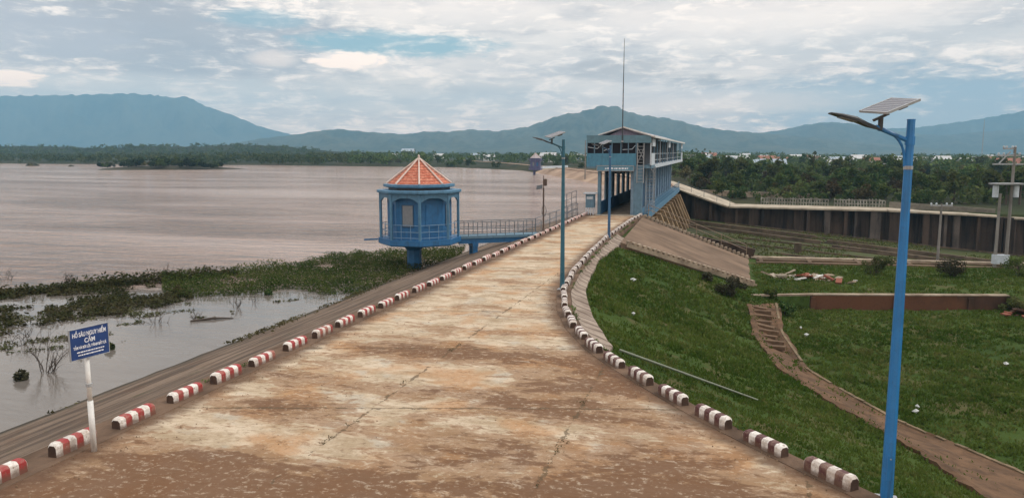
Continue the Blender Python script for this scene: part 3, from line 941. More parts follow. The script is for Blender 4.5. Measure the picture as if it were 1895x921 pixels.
# far training wall
def far_top(x):
    return float(np.interp(x, [5, 13.8, 38, 60, 95], [-0.2, -3.0, -3.0, -3.75, -4.6]))
t = thing('spillway_wall', 'tall dark brown water-stained wall along far side of the spillway', 'wall', (40, 119, -8))
mb = MB()
rows = []
fx = list(np.linspace(4.6, 14, 12)) + list(np.linspace(15, 95, 60))
for x in fx:
    yf = float(far_wall_y(x))
    rows.append([(x, yf + 0.9, far_top(x) - 0.12), (x, yf - 0.75, far_top(x) - 0.12), (x, yf - 1.0 - 0.05 * (x % 3), -5.6 - (x - 5) * .085)])
mb.sheet(rows)
link('wall_face', mb, WALL_DARK, t)
mb = MB()
for x in [8 + 2.3 * q_ + .5 * math.sin(q_ * 2.1) for q_ in range(37)]:
    yf = float(far_wall_y(x))
    if random.random() < 0.85:
        wdb = random.choice([0.4, 0.5, 0.9, 1.5])
        mb.bar((x, yf - 1.55, -5.4 - (x - 5) * .085), (x, yf - 1.4, far_top(x) - .1), wdb, random.uniform(.7, 1.5), up=(0, 1, 0), mi=random.choice([0, 0, 0, 1, 0, 1]))
link('buttress', mb, [WALL_DARK, WALL_GREY, WALL_RED], t)
mb = MB()
seg = [5.0, 9, 13.8, 19, 25, 31, 37.5, 43, 48, 52.2]
for a, b in zip(seg[:-1], seg[1:]):
    mb.bar((a, far_wall_y(a) - 0.6, far_top(a) + random.uniform(-.05, .05)), (b - random.uniform(0, .25), far_wall_y(b) - 0.6, far_top(b) + random.uniform(-.05, .05)), 3.7, 0.24)
mb.bar((54, far_wall_y(54) - 0.9, far_top(54) - .15), (70, far_wall_y(70) - 0.9, far_top(70) - .15), 2.4, 0.25)
mb.bar((72, far_wall_y(72) - 0.9, far_top(72) - .15), (95, far_wall_y(95) - 0.9, far_top(95) - .15), 2.4, 0.25)
link('coping', mb, CONC_PALE, t)
# walkway behind and the abutment slope at the end of the gatehouse
mb = MB()
mb.sheet([[(x, far_wall_y(x) + 1.4, far_top(x) - 0.02), (x, far_wall_y(x) + 4.4, far_top(x) + 0.10)] for x in (14, 22, 30, 38, 46, 52)])
tag(link('spillway_walkway', mb, CONC_PALE), kind='structure')
mb = MB()
mb.sheet([[(2.2, 119.5, 0.03), (5.2, 122.9, 0.0), (9, 123.0, -1.45), (14, 123.0, -2.98)], [(2.2, 123, 0.03), (5.2, 126, 0.0), (9.4, 126, -1.4), (15, 126, -2.95)],
          [(-1.6, 150, 0.03), (2.6, 150, 0.0), (7, 150, -1.5), (12, 150, -3.2)]])
tag(link('abutment_slope', mb, CONC_PALE), kind='structure')

# ------------------------------------------------------------------ dam beyond the gatehouse
CREST = concrete('crest concrete', (0.36, 0.26, 0.19), (0.12, 0.07, 0.045), 0.5, 0.1)
FARBANK = concrete('far slope slabs', (0.36, 0.25, 0.175), (0.16, 0.10, 0.07), 0.6, 0.08, (1, 0.4, 1))
axp = [(float(np.interp(y, AX_Y, AX_X)), y) for y in list(np.linspace(119, 210, 24)) + list(np.linspace(220, 520, 26))]
cr, ub, db = [], [], []
for i, (x, y) in enumerate(axp):
    a, b = Vector((*axp[max(i - 1, 0)], 0)), Vector((*axp[min(i + 1, len(axp) - 1)], 0))
    d = (b - a).normalized()
    n = Vector((d.y, -d.x, 0))
    c = Vector((x, y, 0))
    q = lambda u, z: tuple(c + n * u + Vector((0, 0, z)))
    cw = 1.0 if y < 295 else 0.6
    cr.append([q(u_ * cw, z_ if y < 295 else min(z_, .03)) for u_, z_ in ((-2.6, -0.1), (-2.6, 0.25), (-2.3, 0.25), (-2.3, 0.02), (2.3, 0.02), (2.3, 0.25), (2.6, 0.25), (2.6, -0.1))])
    ub.append([q(-2.55, 0.0), q(-5.5, -1.0), q(-11, -3.2)])
    db.append([q(2.55, 0.0), q(7, -2.0), q(11, -4.0)])
tag(link('dam_crest', MB().sheet(cr), CREST), kind='structure')
ns = sum(1 for a in axp if a[1] < 292)
tag(link('far_upstream_slope', MB().sheet(ub[:ns]), FARBANK), kind='structure')
tag(link('far_grassy_slope', MB().sheet(ub[ns - 1:]), ground_mat()), kind='structure')
tag(link('far_downstream_slope', MB().sheet(db), ground_mat()), kind='structure')


# ------------------------------------------------------------------ hills
def hill(name, pts, d, depth, m, zb, rough=0.03, seed=0, n=160):
    r = np.random.default_rng(seed)
    px = np.linspace(pts[0][0], pts[-1][0], n)
    py = np.interp(px, [p[0] for p in pts], [p[1] for p in pts])
    rows = []
    K = 16
    ph = r.uniform(0, 6.28, 12)
    for a, b in zip(px, py):
        top = D(a, b, d)
        H = top.z - zb
        dirv = Vector((top.x - CX, top.y - CY, 0)).normalized()
        row = []
        for k in range(K + 1):
            s = k / K * 2 - 1
            prof = (1 - abs(s)) ** 0.85 if s > 0 else (1 - abs(s)) ** 1.25
            ridge = 1 + (0.24 * math.sin(a * 0.055 + s * 5 + ph[0]) + 0.18 * math.sin(a * 0.13 + s * 9 + ph[1]) + 0.12 * math.sin(a * 0.31 - s * 15 + ph[2])) * min(1, abs(s) * 3) * (1 - abs(s))
            jag = 1 + rough * (math.sin(a * 0.21 + ph[3]) * 0.5 + math.sin(a * 0.47 + ph[4]) * 0.3 + math.sin(a * 1.13 + ph[5]) * 0.2)
            z = zb + H * prof * ridge * jag
            p = Vector((top.x, top.y, 0)) + dirv * (s * depth)
            row.append((p.x, p.y, z))
        rows.append(row)
    o = link(name, MB().sheet(rows), m, smooth=True)
    tag(o, kind='structure')


HM = hill_mat('forested mountain', (0.020, 0.030, 0.020), (0.075, 0.075, 0.050), 0.0016)
HM2 = hill_mat('wooded hill', (0.018, 0.028, 0.014), (0.085, 0.080, 0.045), 0.004)
hill('mountain_west', [(-400, 268), (-320, 235), (-220, 200), (-120, 183), (0, 178), (60, 177), (130, 176), (240, 173), (290, 177), (318, 181), (340, 179), (356, 181), (364, 190), (384, 197), (396, 202), (410, 206), (440, 217), (480, 234), (530, 247), (600, 260), (760, 276)], 5400, 900, HM, -10, 0.02, 1)
hill('ridge_middle', [(380, 276), (440, 264), (480, 257), (540, 250), (585, 243), (625, 239), (680, 244), (750, 249), (790, 243), (830, 244), (870, 240), (920, 243), (980, 234), (1040, 212), (1075, 207), (1110, 197), (1140, 197), (1165, 208), (1190, 213), (1240, 220), (1300, 235), (1360, 243), (1420, 247), (1500, 254), (1600, 264), (1760, 276)], 3300, 900, HM2, -8, 0.03, 2, 260)
hill('ridge_east', [(1240, 270), (1340, 255), (1400, 247), (1450, 240), (1490, 231), (1530, 226), (1570, 228), (1640, 240), (1700, 248), (1750, 250), (1800, 245), (1900, 238), (2100, 225), (2400, 250)], 3900, 1000, HM, -10, 0.02, 3)
hill('mountain_east', [(1300, 270), (1400, 256), (1500, 246), (1600, 240), (1700, 236), (1800, 222), (1900, 205), (2060, 190), (2200, 200)], 4800, 600, HM, -10, 0.02, 4)
hill('low_hill_west', [(-420, 274), (-200, 271), (-60, 271), (30, 271), (100, 271), (150, 274), (205, 274), (250, 270), (330, 271), (400, 270), (450, 268), (490, 269), (530, 272), (570, 276), (640, 282)], 950, 230,
     hill_mat('low wooded hill', (0.012, 0.022, 0.010), (0.040, 0.048, 0.022), 0.03), -4, 0.05, 5, 200)

# haze: one closed box of even thin air round everything, sky outside
hz = MB().box(-8200, 6000, -640, 6000, -11, 452)
m, k = newmat('thin air')
pv = k.n('ShaderNodeVolumePrincipled', {'Color': (0.37, 0.72, 1.0, 1), 'Density': 0.00021, 'Anisotropy': 0.0})
k.t.links.new(pv.outputs[0], k.n('ShaderNodeOutputMaterial').inputs['Volume'])
tag(link('haze', hz, m), 'thin blue haze between the near dam and the far mountains', 'haze', kind='stuff')


# ------------------------------------------------------------------ kerb blocks
KERB_END = concrete('dark brown block end', (0.085, 0.052, 0.038), (0.04, 0.025, 0.02), 0.5, 3.0)  # darker brown than the block sides, on both ends


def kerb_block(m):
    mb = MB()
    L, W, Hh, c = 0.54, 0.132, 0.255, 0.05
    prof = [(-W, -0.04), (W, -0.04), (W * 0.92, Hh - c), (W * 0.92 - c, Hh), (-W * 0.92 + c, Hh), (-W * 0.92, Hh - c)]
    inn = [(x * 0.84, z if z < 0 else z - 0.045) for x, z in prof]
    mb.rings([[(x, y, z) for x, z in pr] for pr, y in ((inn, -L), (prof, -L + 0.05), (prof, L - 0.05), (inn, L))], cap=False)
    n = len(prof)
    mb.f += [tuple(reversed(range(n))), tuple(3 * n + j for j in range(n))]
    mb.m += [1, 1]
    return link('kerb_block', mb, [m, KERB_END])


def bev_copy(o, loc, rz, label, group):
    c = o.copy()
    COL.objects.link(c)
    c.location, c.rotation_euler = loc, (random.uniform(-.02, .02), random.uniform(-.05, .05), rz)
    c.scale = (random.uniform(.93, 1.06), random.uniform(.95, 1.02), random.uniform(.9, 1.05))
    tag(c, label, 'kerb block', group)
    return c


def place_row(proto, spots, fmt, group):
    bevel(proto, 0.012, 2)
    for i, (x, y, rz) in enumerate(spots):
        if i == 0:
            proto.location, proto.rotation_euler = (x, y, 0.02), (0, 0, rz)
            tag(proto, fmt.format(ordinal(i)), 'kerb block', group)
        else:
            bev_copy(proto, (x, y, 0.02 + random.uniform(-.012, .006)), rz + random.uniform(-.03, .03), fmt.format(ordinal(i)), group)


spots = [(random.uniform(-.03, .03), -0.22 + 1.655 * i + random.uniform(-.05, .05), 0) for i in range(38)]
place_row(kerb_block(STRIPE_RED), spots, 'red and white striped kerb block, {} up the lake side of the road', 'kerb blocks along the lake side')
# along the curve of the downstream edge
cy_ = np.linspace(1.0, 61.2, 3000)
cxs = xr(cy_)
arc = np.concatenate([[0], np.cumsum(np.hypot(np.diff(cxs), np.diff(cy_)))])
s0 = float(np.interp(3.95, cy_, arc))
spots = []
i = 0
while s0 + 1.655 * i < arc[-1]:
    s = s0 + 1.655 * i
    y, x = float(np.interp(s, arc, cy_)), float(np.interp(s, arc, cxs))
    y2, x2 = float(np.interp(s + 0.3, arc, cy_)), float(np.interp(s + 0.3, arc, cxs))
    y1, x1 = float(np.interp(s - 0.3, arc, cy_)), float(np.interp(s - 0.3, arc, cxs))
    spots.append((x, y, -math.atan2(x2 - x1, y2 - y1)))
    i += 1
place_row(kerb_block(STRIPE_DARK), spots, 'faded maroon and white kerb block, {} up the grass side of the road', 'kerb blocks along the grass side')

# ------------------------------------------------------------------ warning sign
SB = painted('sign blue', (0.012, 0.045, 0.17), (0.02, 0.03, 0.06), 0.25, 0.4, 4)
SW = plainmat('sign white', (0.75, 0.76, 0.80), 0.5)
sx, sy = 0.52, 1.42
t = thing('warning_sign', 'blue warning board with white writing on a white post by the lake kerb', 'sign', (sx, sy, 0))
link('post', MB().tube([(sx - .02, sy, 0), (sx - .03, sy, 1.05)], 0.055, 12).tube([(sx - .03, sy, 1.05), (sx - .035, sy, 1.98)], 0.045, 12), WHITE, t, smooth=True)
link('collar', MB().tube([(sx - .03, sy, 1.35), (sx - .03, sy, 1.41)], 0.062, 12), STEEL, t)
ang = math.radians(10)
ax_v = Vector((math.sin(ang), math.cos(ang), 0))
nrm = Vector((math.cos(ang), -math.sin(ang), 0))
bc = Vector((sx - 0.02, sy + 0.02, 2.27)) + nrm * 0.07
bd_ = MB().bar(bc - ax_v * 0.405, bc + ax_v * 0.405, 0.03, 0.60)
board = link('board', bd_, SB, t)
fr = MB()
for s in (-1, 1):
    fr.bar(bc - ax_v * 0.418 + Vector((0, 0, s * 0.306)), bc + ax_v * 0.418 + Vector((0, 0, s * 0.306)), 0.036, 0.014)
    fr.bar(bc + ax_v * (s * 0.412) - Vector((0, 0, 0.30)), bc + ax_v * (s * 0.412) + Vector((0, 0, 0.30)), 0.036, 0.014, up=ax_v)
link('frame', fr, STEEL, board)
FONT = None


def lettering(txt, size, zoff, parent, width=None):
    cu = bpy.data.curves.new('lettering', 'FONT')
    cu.body = txt
    cu.size = size
    cu.align_x, cu.align_y = 'CENTER', 'CENTER'
    cu.extrude = 0.002
    cu.offset = 0.0022
    tmp = bpy.data.objects.new('lettering_curve', cu)
    COL.objects.link(tmp)
    bpy.context.view_layer.update()
    me = bpy.data.meshes.new_from_object(tmp.evaluated_get(bpy.context.evaluated_depsgraph_get()))
    bpy.data.objects.remove(tmp)
    vs = np.array([v.co[:] for v in me.vertices])
    wd = vs[:, 0].max() - vs[:, 0].min()
    if width:
        vs[:, 0] *= width / wd
    # text x -> towards the near end mirrored so it reads from the road side
    out = np.array([bc + nrm * (0.0175 + z) + ax_v * x + Vector((0, 0, zoff + y)) for x, y, z in vs])
    mb = MB()
    mb.v = out.tolist()
    mb.f = [tuple(p.vertices) for p in me.polygons]
    mb.m = [0]
    return link('lettering', mb, SW, parent)


lettering('HỒ SÂU NGUY HIỂM', 0.12, 0.178, board, 0.71)
lettering('CẤM', 0.125, 0.045, board, 0.22)
lettering('TẮM VÀ BƠI LỘI, ĐÁNH BẮT CÁ', 0.075, -0.075, board, 0.70)
for zz, x0, x1 in ((-0.165, -0.28, 0.30), (-0.225, -0.26, 0.28)):
    ln = MB()
    x = x0
    while x < x1:
        L = random.uniform(0.02, 0.06)
        ln.bar(bc + nrm * 0.0175 + ax_v * x + Vector((0, 0, zz)), bc + nrm * 0.0175 + ax_v * min(x1, x + L) + Vector((0, 0, zz)), 0.004, 0.022)
        x += L + 0.012
    link('small_print', ln, SW, board)


# ------------------------------------------------------------------ solar street lamps
def solar_lamp(loc, label, m, rot=0.0, tall=6.5):
    """the arm reaches along local -X"""
    bx_, by_, bz_ = loc
    t = thing('solar_street_lamp', label, 'street lamp', loc, 'solar street lamps along the road')
    R = Matrix.Rotation(rot, 4, 'Z')
    o = Vector(loc)
    W = lambda x, y, z: o + (R @ Vector((x, y, z)))
    link('base_plate', MB().box(bx_ - .2, bx_ + .2, by_ - .2, by_ + .2, bz_ - .05, bz_ + .03), STEEL, t)
    pole = link('pole', MB().tube([W(0, 0, 0), W(0, 0, tall)], [0.105, 0.062], 8), m, t)
    hz_ = MB().bar(W(-0.02, -0.098, 0.42), W(-0.02, -0.094, 0.86), 0.10, 0.012, up=(R @ Vector((0, -1, 0))))
    hatch = link('access_door', hz_, m, pole)
    link('door_bolt', MB().tube([W(-0.02, -0.115, 0.80), W(-0.02, -0.095, 0.80)], 0.012, 8), STEEL, hatch)
    link('weld_collar', MB().tube([W(0, 0, tall - .40), W(0, 0, tall - .26)], 0.078, 8), m, pole)
    link('brace_clamp', MB().tube([W(0, 0, tall - .80), W(0, 0, tall - .74)], 0.076, 8), STEEL, pole)
    link('pole_cap', MB().tube([W(0, 0, tall), W(0, 0, tall + 0.02)], 0.066, 8), m, pole)
    link('arm', MB().tube([W(-0.03, 0, tall - 0.33), W(-0.58, 0, tall - 0.10)], 0.036, 10), m, t)
    pts = []
    for i in range(11):
        a = i / 10
        pts.append(W(-0.065 - 0.47 * (a ** 2.1), 0, tall - 0.75 + 0.60 * (1 - (1 - a) ** 1.7)))
    link('brace', MB().tube(pts, 0.022, 8), m, t)
    br = MB()
    br.tube([W(-0.50, 0, tall - 0.16), W(-0.50, 0, tall + 0.06)], 0.04, 10)
    br.bar(W(-0.62, 0, tall + 0.0), W(-0.38, 0, tall + 0.11), 0.06, 0.04)
    link('panel_bracket', br, DARKM, t)
    # luminaire: a flat tapering head
    hd = MB()
    sec = [(-0.52, 0.035, 0.03, 0.02), (-0.72, 0.07, 0.045, 0.08), (-0.92, 0.125, 0.05, 0.17), (-1.16, 0.13, 0.035, 0.235), (-1.33, 0.10, 0.015, 0.275)]
    rg = []
    for x, wy, th, zc in sec:
        zc += tall - 0.16
        rg.append([W(x, -wy, zc - th * .5), W(x, wy, zc - th * .5), W(x, wy, zc + th * .3), W(x, wy * .6, zc + th), W(x, -wy * .6, zc + th), W(x, -wy, zc + th * .3)])
    hd.rings(rg)
    head = link('lamp_head', hd, DARKM, t)
    ln_ = MB()
    ln_.rings([[W(x, -wy * .8, zz), W(x, wy * .8, zz), W(x, wy * .8, zz + .012), W(x, -wy * .8, zz + .012)] for x, wy, zz in ((-0.93, .12, tall - .027), (-1.18, .12, tall + .045))])
    link('lens', ln_, GLASS_GREY, head)
    # panel, tilted towards the road and sun
    pc_ = W(-0.36, 0.02, tall + 0.235)
    ux = (R @ Vector((0.80, 0.32, 0.28))).normalized()
    uy = (R @ Vector((-0.40, 0.92, 0.10))).normalized()
    un = ux.cross(uy).normalized()
    uy = un.cross(ux)
    hl, hw = 0.36, 0.27
    pn = MB().bar(pc_ - ux * hl, pc_ + ux * hl, hw * 2, 0.03, up=un)
    panel = link('solar_panel', pn, DARKM, t)
    cell = MB().bar(pc_ - ux * (hl - .02) + un * 0.0165, pc_ + ux * (hl - .02) + un * 0.0165, hw * 2 - .04, 0.004, up=un)
    link('cells', cell, CELL, panel)
    fb = MB()
    for s in (-1, 1):
        fb.bar(pc_ - ux * (hl + .008) + uy * (s * (hw - .003)) + un * .004, pc_ + ux * (hl + .008) + uy * (s * (hw - .003)) + un * .004, 0.026, 0.04, up=un)
        fb.bar(pc_ + ux * (s * (hl - .003)) - uy * (hw + .01) + un * .003, pc_ + ux * (s * (hl - .003)) + uy * (hw + .01) + un * .003, 0.026, 0.036, up=un)
    for i in range(1, 8):
        q = pc_ + ux * (-hl + 2 * hl * i / 8) + un * .020
        fb.bar(q - uy * (hw - .02), q + uy * (hw - .02), 0.012, 0.003, up=un)
    link('panel_frame', fb, STEEL, panel)
    bt_ = MB().bar(pc_ + ux * 0.10 - un * 0.07, pc_ + ux * 0.30 - un * 0.07, 0.2, 0.07, up=un)
    bevel(link('battery_box', bt_, DARKM, t), 0.012)
    return t


m, k = newmat('solar cells')
pp = k.n('ShaderNodeTexCoord').outputs['Object']
principled(k, k.mix(k.noise(pp, 8, 2), (0.03, 0.035, 0.06), (0.06, 0.065, 0.10)), 0.12)
CELL = m
lb = P(1614, 953, -0.02)
solar_lamp((15.52, 3.42, -0.05), 'tall bright blue solar lamp post standing closest, beside the grass side kerb', BLUE_LAMP, YAW, 6.56)
solar_lamp((5.92, 21.75, 0.0), 'dark teal solar lamp post at the bend of the grass side kerb', TEAL_LAMP, YAW, 6.5)
solar_lamp((4.98, 42.3, 0.0), 'slim blue solar lamp post standing in front of the gatehouse', painted('lamp post slate blue', (0.035, 0.12, 0.24), (0.07, 0.035, 0.03), 0.5, 0.45, 1.5), YAW + 0.15, 6.42)


# ------------------------------------------------------------------ railings
def railing(pts, label, h=1.05, step=1.3, m=RAILM, rails=(1.0, 0.5), r=0.025, group=None, name='railing', infill=0):
    pts = [Vector(p) for p in pts]
    t = thing(name, label, 'railing', pts[0], group)
    rl = None
    for f in rails:
        link('rail', MB().tube([p + Vector((0, 0, h * f)) for p in pts], r, 6), m, t)
    L = [0]
    for a, b in zip(pts[:-1], pts[1:]):
        L.append(L[-1] + (b - a).length)
    n = max(1, round(L[-1] / step))
    proto = None
    for i in range(n + 1):
        s = L[-1] * i / n
        j = max(0, min(len(pts) - 2, int(np.searchsorted(L, s, side='right')) - 1))
        q = pts[j].lerp(pts[j + 1], (s - L[j]) / max(1e-6, L[j + 1] - L[j]))
        if proto is None:
            proto = link('post', MB().tube([q - Vector((0, 0, 0.05)), q + Vector((0, 0, h))], r * 1.15, 6), m, t, loc=q)
        else:
            c = proto.copy()
            COL.objects.link(c)
            c.parent = t
            c.location = q - pts[0]
    return t


# ------------------------------------------------------------------ lake pavilion on its column
def pavilion(cx, cy, label, body, deep, roof, s=1.0, rot=0.0, detail=True):
    t = thing('pavilion', label, 'pavilion', (cx, cy, -2.0))
    def oc(R, z, a0=0.0):
        return [(cx + s * R * math.cos(rot + a0 + i * math.pi / 4), cy + s * R * math.sin(rot + a0 + i * math.pi / 4), z) for i in range(8)]
    sh = lambda rg: [(x - .42 * CY_, y - .42 * SY_, z) for x, y, z in rg]
    colm = link('support_column', MB().rings([sh(oc(0.50, -4.4)), sh(oc(0.50, -0.75)), sh(oc(0.62, -0.62)), oc(1.5, -0.28)]), deep, t)
    link('floor_slab', MB().rings([oc(2.7, -0.28), oc(2.85, -0.2), oc(2.85, 0.16), oc(2.78, 0.16)]), deep, t)
    # inner room: eight wall panels, arched windows in some
    z0, z1, Ri = 0.16, 3.2, 2.2
    rm = MB().rings([oc(Ri, z0), oc(Ri, z1)])
    room = link('room_wall', rm, deep, t)
    for i in range(8):
        a, b = Vector(oc(Ri, 0)[i]), Vector(oc(Ri, 0)[(i + 1) % 8])
        mid = (a + b) / 2
        d = (b - a).normalized()
        n = Vector((mid.x - cx, mid.y - cy, 0)).normalized()
        wgl = MB().bar(mid - d * 0.42 * s + n * 0.02 + Vector((0, 0, 1.75)), mid + d * 0.42 * s + n * 0.02 + Vector((0, 0, 1.75)), 0.05, 1.5)
        fr = link('window', wgl, BLUE_DARK if i % 2 else deep, room)
        gl = MB().bar(mid - d * 0.36 * s + n * 0.05 + Vector((0, 0, 1.75)), mid + d * 0.36 * s + n * 0.05 + Vector((0, 0, 1.75)), 0.012, 1.38)
        link('pane', gl, GLASS_GREY if i % 2 else GLASS, fr) if False else link('window_pane', gl, GLASS_GREY if i % 2 else BLUE_DEEP, room)
    # veranda posts and arched heads
    for i in range(8):
        a = Vector(oc(2.66, 0)[i])
        link('veranda_post', MB().box(a.x - .075 * s, a.x + .075 * s, a.y - .075 * s, a.y + .075 * s, 0.16, 3.22), body, t)
    for i in range(8):
        a, b = Vector(oc(2.64, 0)[i]), Vector(oc(2.64, 0)[(i + 1) % 8])
        d = (b - a)
        n = Vector((d.y, -d.x, 0)).normalized() * 0.05
        mb = MB()
        N = 12
        rows = []
        for j in range(N + 1):
            f = j / N
            u = abs(f * 2 - 1)
            zl = 2.95 - 0.36 * max(0, (u - 0.28) / 0.72) ** 1.6
            p = a + d * f
            rows.append([tuple(p - n + Vector((0, 0, zl))), tuple(p + n + Vector((0, 0, zl))), tuple(p + n + Vector((0, 0, 3.23))), tuple(p - n + Vector((0, 0, 3.23)))])
        mb.rings(rows)
        link('arch', mb, body, t)
    link('eave_slab', MB().rings([oc(2.80, 3.23), oc(2.90, 3.27), oc(2.90, 3.42), oc(2.85, 3.45)]), body, t)
    link('drum', MB().rings([oc(2.1, 3.44), oc(2.1, 3.62)]), DARKM, t)
    link('cornice', MB().rings([oc(2.25, 3.60), oc(2.45, 3.66), oc(2.45, 3.82), oc(2.3, 3.84)]), body, t)
    rf = MB()
    K = 9
    rg = []
    for i in range(K):
        r0, z0_ = 2.12 * (1 - i / K), 3.85 + 1.62 * i / K
        r1, z1_ = 2.12 * (1 - (i + 1) / K), 3.85 + 1.62 * (i + 1) / K
        rg += [oc(r0 + 0.05, z0_), oc(max(0.05, r1 + 0.01), z1_ + 0.0)]
    rf.rings(rg)
    roofo = link('roof', rf, roof, t)
    for i in range(8):
        b, a = Vector(oc(2.22, 3.86)[i]), Vector(oc(0.10, 5.53)[i])
        link('ridge', MB().tube([b, a], [0.07 * s, 0.05 * s], 6), RIDGE, roofo)
    link('finial', MB().tube([(cx, cy, 5.42), (cx, cy, 5.55), (cx, cy, 5.62), (cx, cy, 5.70), (cx, cy, 5.82)], [0.13, 0.15, 0.05, 0.09, 0.015], 10), RIDGE, roofo, smooth=True)
    for i in range(8):
        a, b = Vector(oc(2.62, 0.16)[i]), Vector(oc(2.62, 0.16)[(i + 1) % 8])
        if detail and i == GATE:
            continue
        mb = MB()
        for z in (0.15, 0.55, 1.0):
            mb.tube([a + Vector((0, 0, z)), b + Vector((0, 0, z))], 0.022, 6)
        for f in (0.33, 0.67):
            q = a.lerp(b, f)
            mb.tube([q, q + Vector((0, 0, 1.0))], 0.018, 6)
        link('railing', mb, COLB if detail else body, t)
    return t


PCX, PCY = -7.58, 38.19
vang = math.atan2(CY - PCY, CX - PCX)          # one corner points at the eye
GATE = -1
br_a, br_b = Vector((-5.05, 40.0, 0)), Vector((-0.75, 42.9, 0))
ga = math.atan2(br_b.y - PCY, br_b.x - PCX)
for i in range(8):
    a0 = vang + i * math.pi / 4 + math.pi / 8
    if abs((a0 - ga + math.pi) % (2 * math.pi) - math.pi) < math.pi / 8:
        GATE = i
pavilion(PCX, PCY, 'blue octagonal lake pavilion with orange tiled roof on a thick column', BLUE, BLUE_DEEP, TILE, 1.0, vang)
link('mooring_beam', MB().bar((PCX - 2.6, PCY - 1.2, 0.05), (PCX - 3.5, PCY - 1.55, 0.02), 0.1, 0.1), BLUE_DEEP, bpy.data.objects['pavilion'])
GATE = -1
PURPLE = painted('faded purple paint', (0.10, 0.10, 0.20), (0.05, 0.05, 0.08), 0.3, 0.7)
p2 = P(991, 313, 0)
pavilion(p2.x, p2.y, 'small distant purple pavilion with a pale roof beside the far dam slope', PURPLE, PURPLE, painted('pale far roof', (0.42, 0.37, 0.38), (0.2, 0.15, 0.15), 0.4, 0.8), 0.85, 0.2, False)
t = thing('far_footbridge', 'pale footbridge leading to the small distant pavilion', 'footbridge', (p2.x - 2, p2.y + 8, -1))
link('deck', MB().bar((p2.x + 0.5, p2.y + 2, -0.1), (p2.x + 7, p2.y + 26, -0.1), 1.4, 0.35), CONC_PALE, t)
link('parapet', MB().bar((p2.x - .2, p2.y + 2, 0.5), (p2.x + 6.3, p2.y + 26, 0.5), 0.12, 0.8), PALE, t)

# footbridge
t = thing('footbridge', 'blue concrete footbridge between the lake pavilion and the road', 'footbridge', (br_a.x, br_a.y, -2))
d = (br_b - br_a)
dn = d.normalized()
sn = Vector((dn.y, -dn.x, 0))
a_, b_ = br_a - dn * 0.45, br_b + dn * 0.5
link('deck', MB().bar(a_ + Vector((0, 0, 0.05)), b_ + Vector((0, 0, 0.03)), 1.3, 0.18), BLUE_GREY, t)
bm_ = MB()
for s in (-1, 1):
    bm_.bar(a_ + sn * (s * .45) + Vector((0, 0, -0.22)), b_ + sn * (s * .45) + Vector((0, 0, -0.22)), 0.22, 0.36)
link('beam', bm_, BLUE_DEEP, t)
pq = br_a + dn * 0.75
pm = MB()
for s in (-1, 1):
    pm.bar(pq + sn * (s * .38) + Vector((0, 0, -4.4)), pq + sn * (s * .38) + Vector((0, 0, -0.62)), 0.34, 0.34, up=dn)
pm.bar(pq - sn * 0.62 + Vector((0, 0, -0.52)), pq + sn * 0.62 + Vector((0, 0, -0.52)), 0.4, 0.24)
link('pier', pm, BLUE_DEEP, t)
for s in (-1, 1):
    e = sn * (s * 0.6)
    for z in (0.28, 0.65, 1.1):
        link('handrail', MB().tube([a_ + e + Vector((0, 0, z)), b_ + e + Vector((0, 0, z))], 0.024, 6), RAILM, t)
    n = 9
    for i in range(n + 1):
        q = a_.lerp(b_, i / n) + e
        link('rail_post', MB().tube([q + Vector((0, 0, 0.05)), q + Vector((0, 0, 1.1))], 0.026, 6), RAILM, t)

railing([(-0.78, 44.2, 0.0), (-0.78, 52, 0.0), (-0.75, 61.0, 0.0)], 'dark railing along the lake edge between footbridge and gatehouse', 1.1, 2.4, RAILM, (1.0, 0.55), 0.028)
railing([(-2.0, 59.5, -0.4), (-1.0, 61.5, 0.0)], 'short dark railing in front of the grey cabinet by the gatehouse', 2.3, 0.8, RAILM, (1.0, 0.75, 0.5, 0.25), 0.025)
railing([(6.0, 60.45, 0.15), (10.3, 59.9, -1.45), (14.8, 59.4, -3.2)], 'brown steel railing running down the steps beside the spillway', 1.0, 2.4, painted('brown rail', (0.22, 0.16, 0.11), (0.08, 0.05, 0.03), 0.4), (1.0, 0.55), 0.03)
railing([(5.4, 120.4, 0.0), (9.0, 120.0, -1.25), (13.8, 119.6, -2.85)], 'thin railing down the far abutment beyond the gatehouse', 1.0, 2.0, RAILM, (1.0,), 0.035)

# water level station
t = thing('gauge_station', 'slim brown pole with a small solar panel beside the footbridge', 'gauge station', (0.0, 43.5, 0))
gx, gy = 0.02, 43.3
GB = painted('gauge pole brown', (0.09, 0.055, 0.04), (0.03, 0.02, 0.015), 0.4)
link('pole', MB().tube([(gx, gy, 0), (gx, gy, 3.4)], 0.06, 8).tube([(gx, gy, 3.4), (gx, gy, 4.3)], 0.03, 8), GB, t)
link('foot', MB().tube([(gx, gy, 0), (gx, gy, 0.5)], [0.16, 0.07], 8), GB, t)
link('solar_panel', MB().bar((gx - 0.50, gy - .12, 3.42), (gx - 0.06, gy - .12, 3.50), 0.42, 0.04, up=(-.2, -.6, .8)), DARKM, t)
link('instrument_box', MB().box(gx - .02, gx + .24, gy - .12, gy + .1, 3.55, 4.05), GB, t)
link('cable_coil', MB().tube([(gx + .06 + .16 * math.sin(a), gy - .08, 1.75 + .38 * math.cos(a)) for a in np.linspace(0, 6.0, 16)], 0.02, 6), DARKM, t)

# ------------------------------------------------------------------ gatehouse
G0, G1 = 62.0, 117.0
t = thing('gatehouse', 'long blue spillway gatehouse raised on columns with a tall front mast', 'building', (2.7, G0, 0))
bays = 12
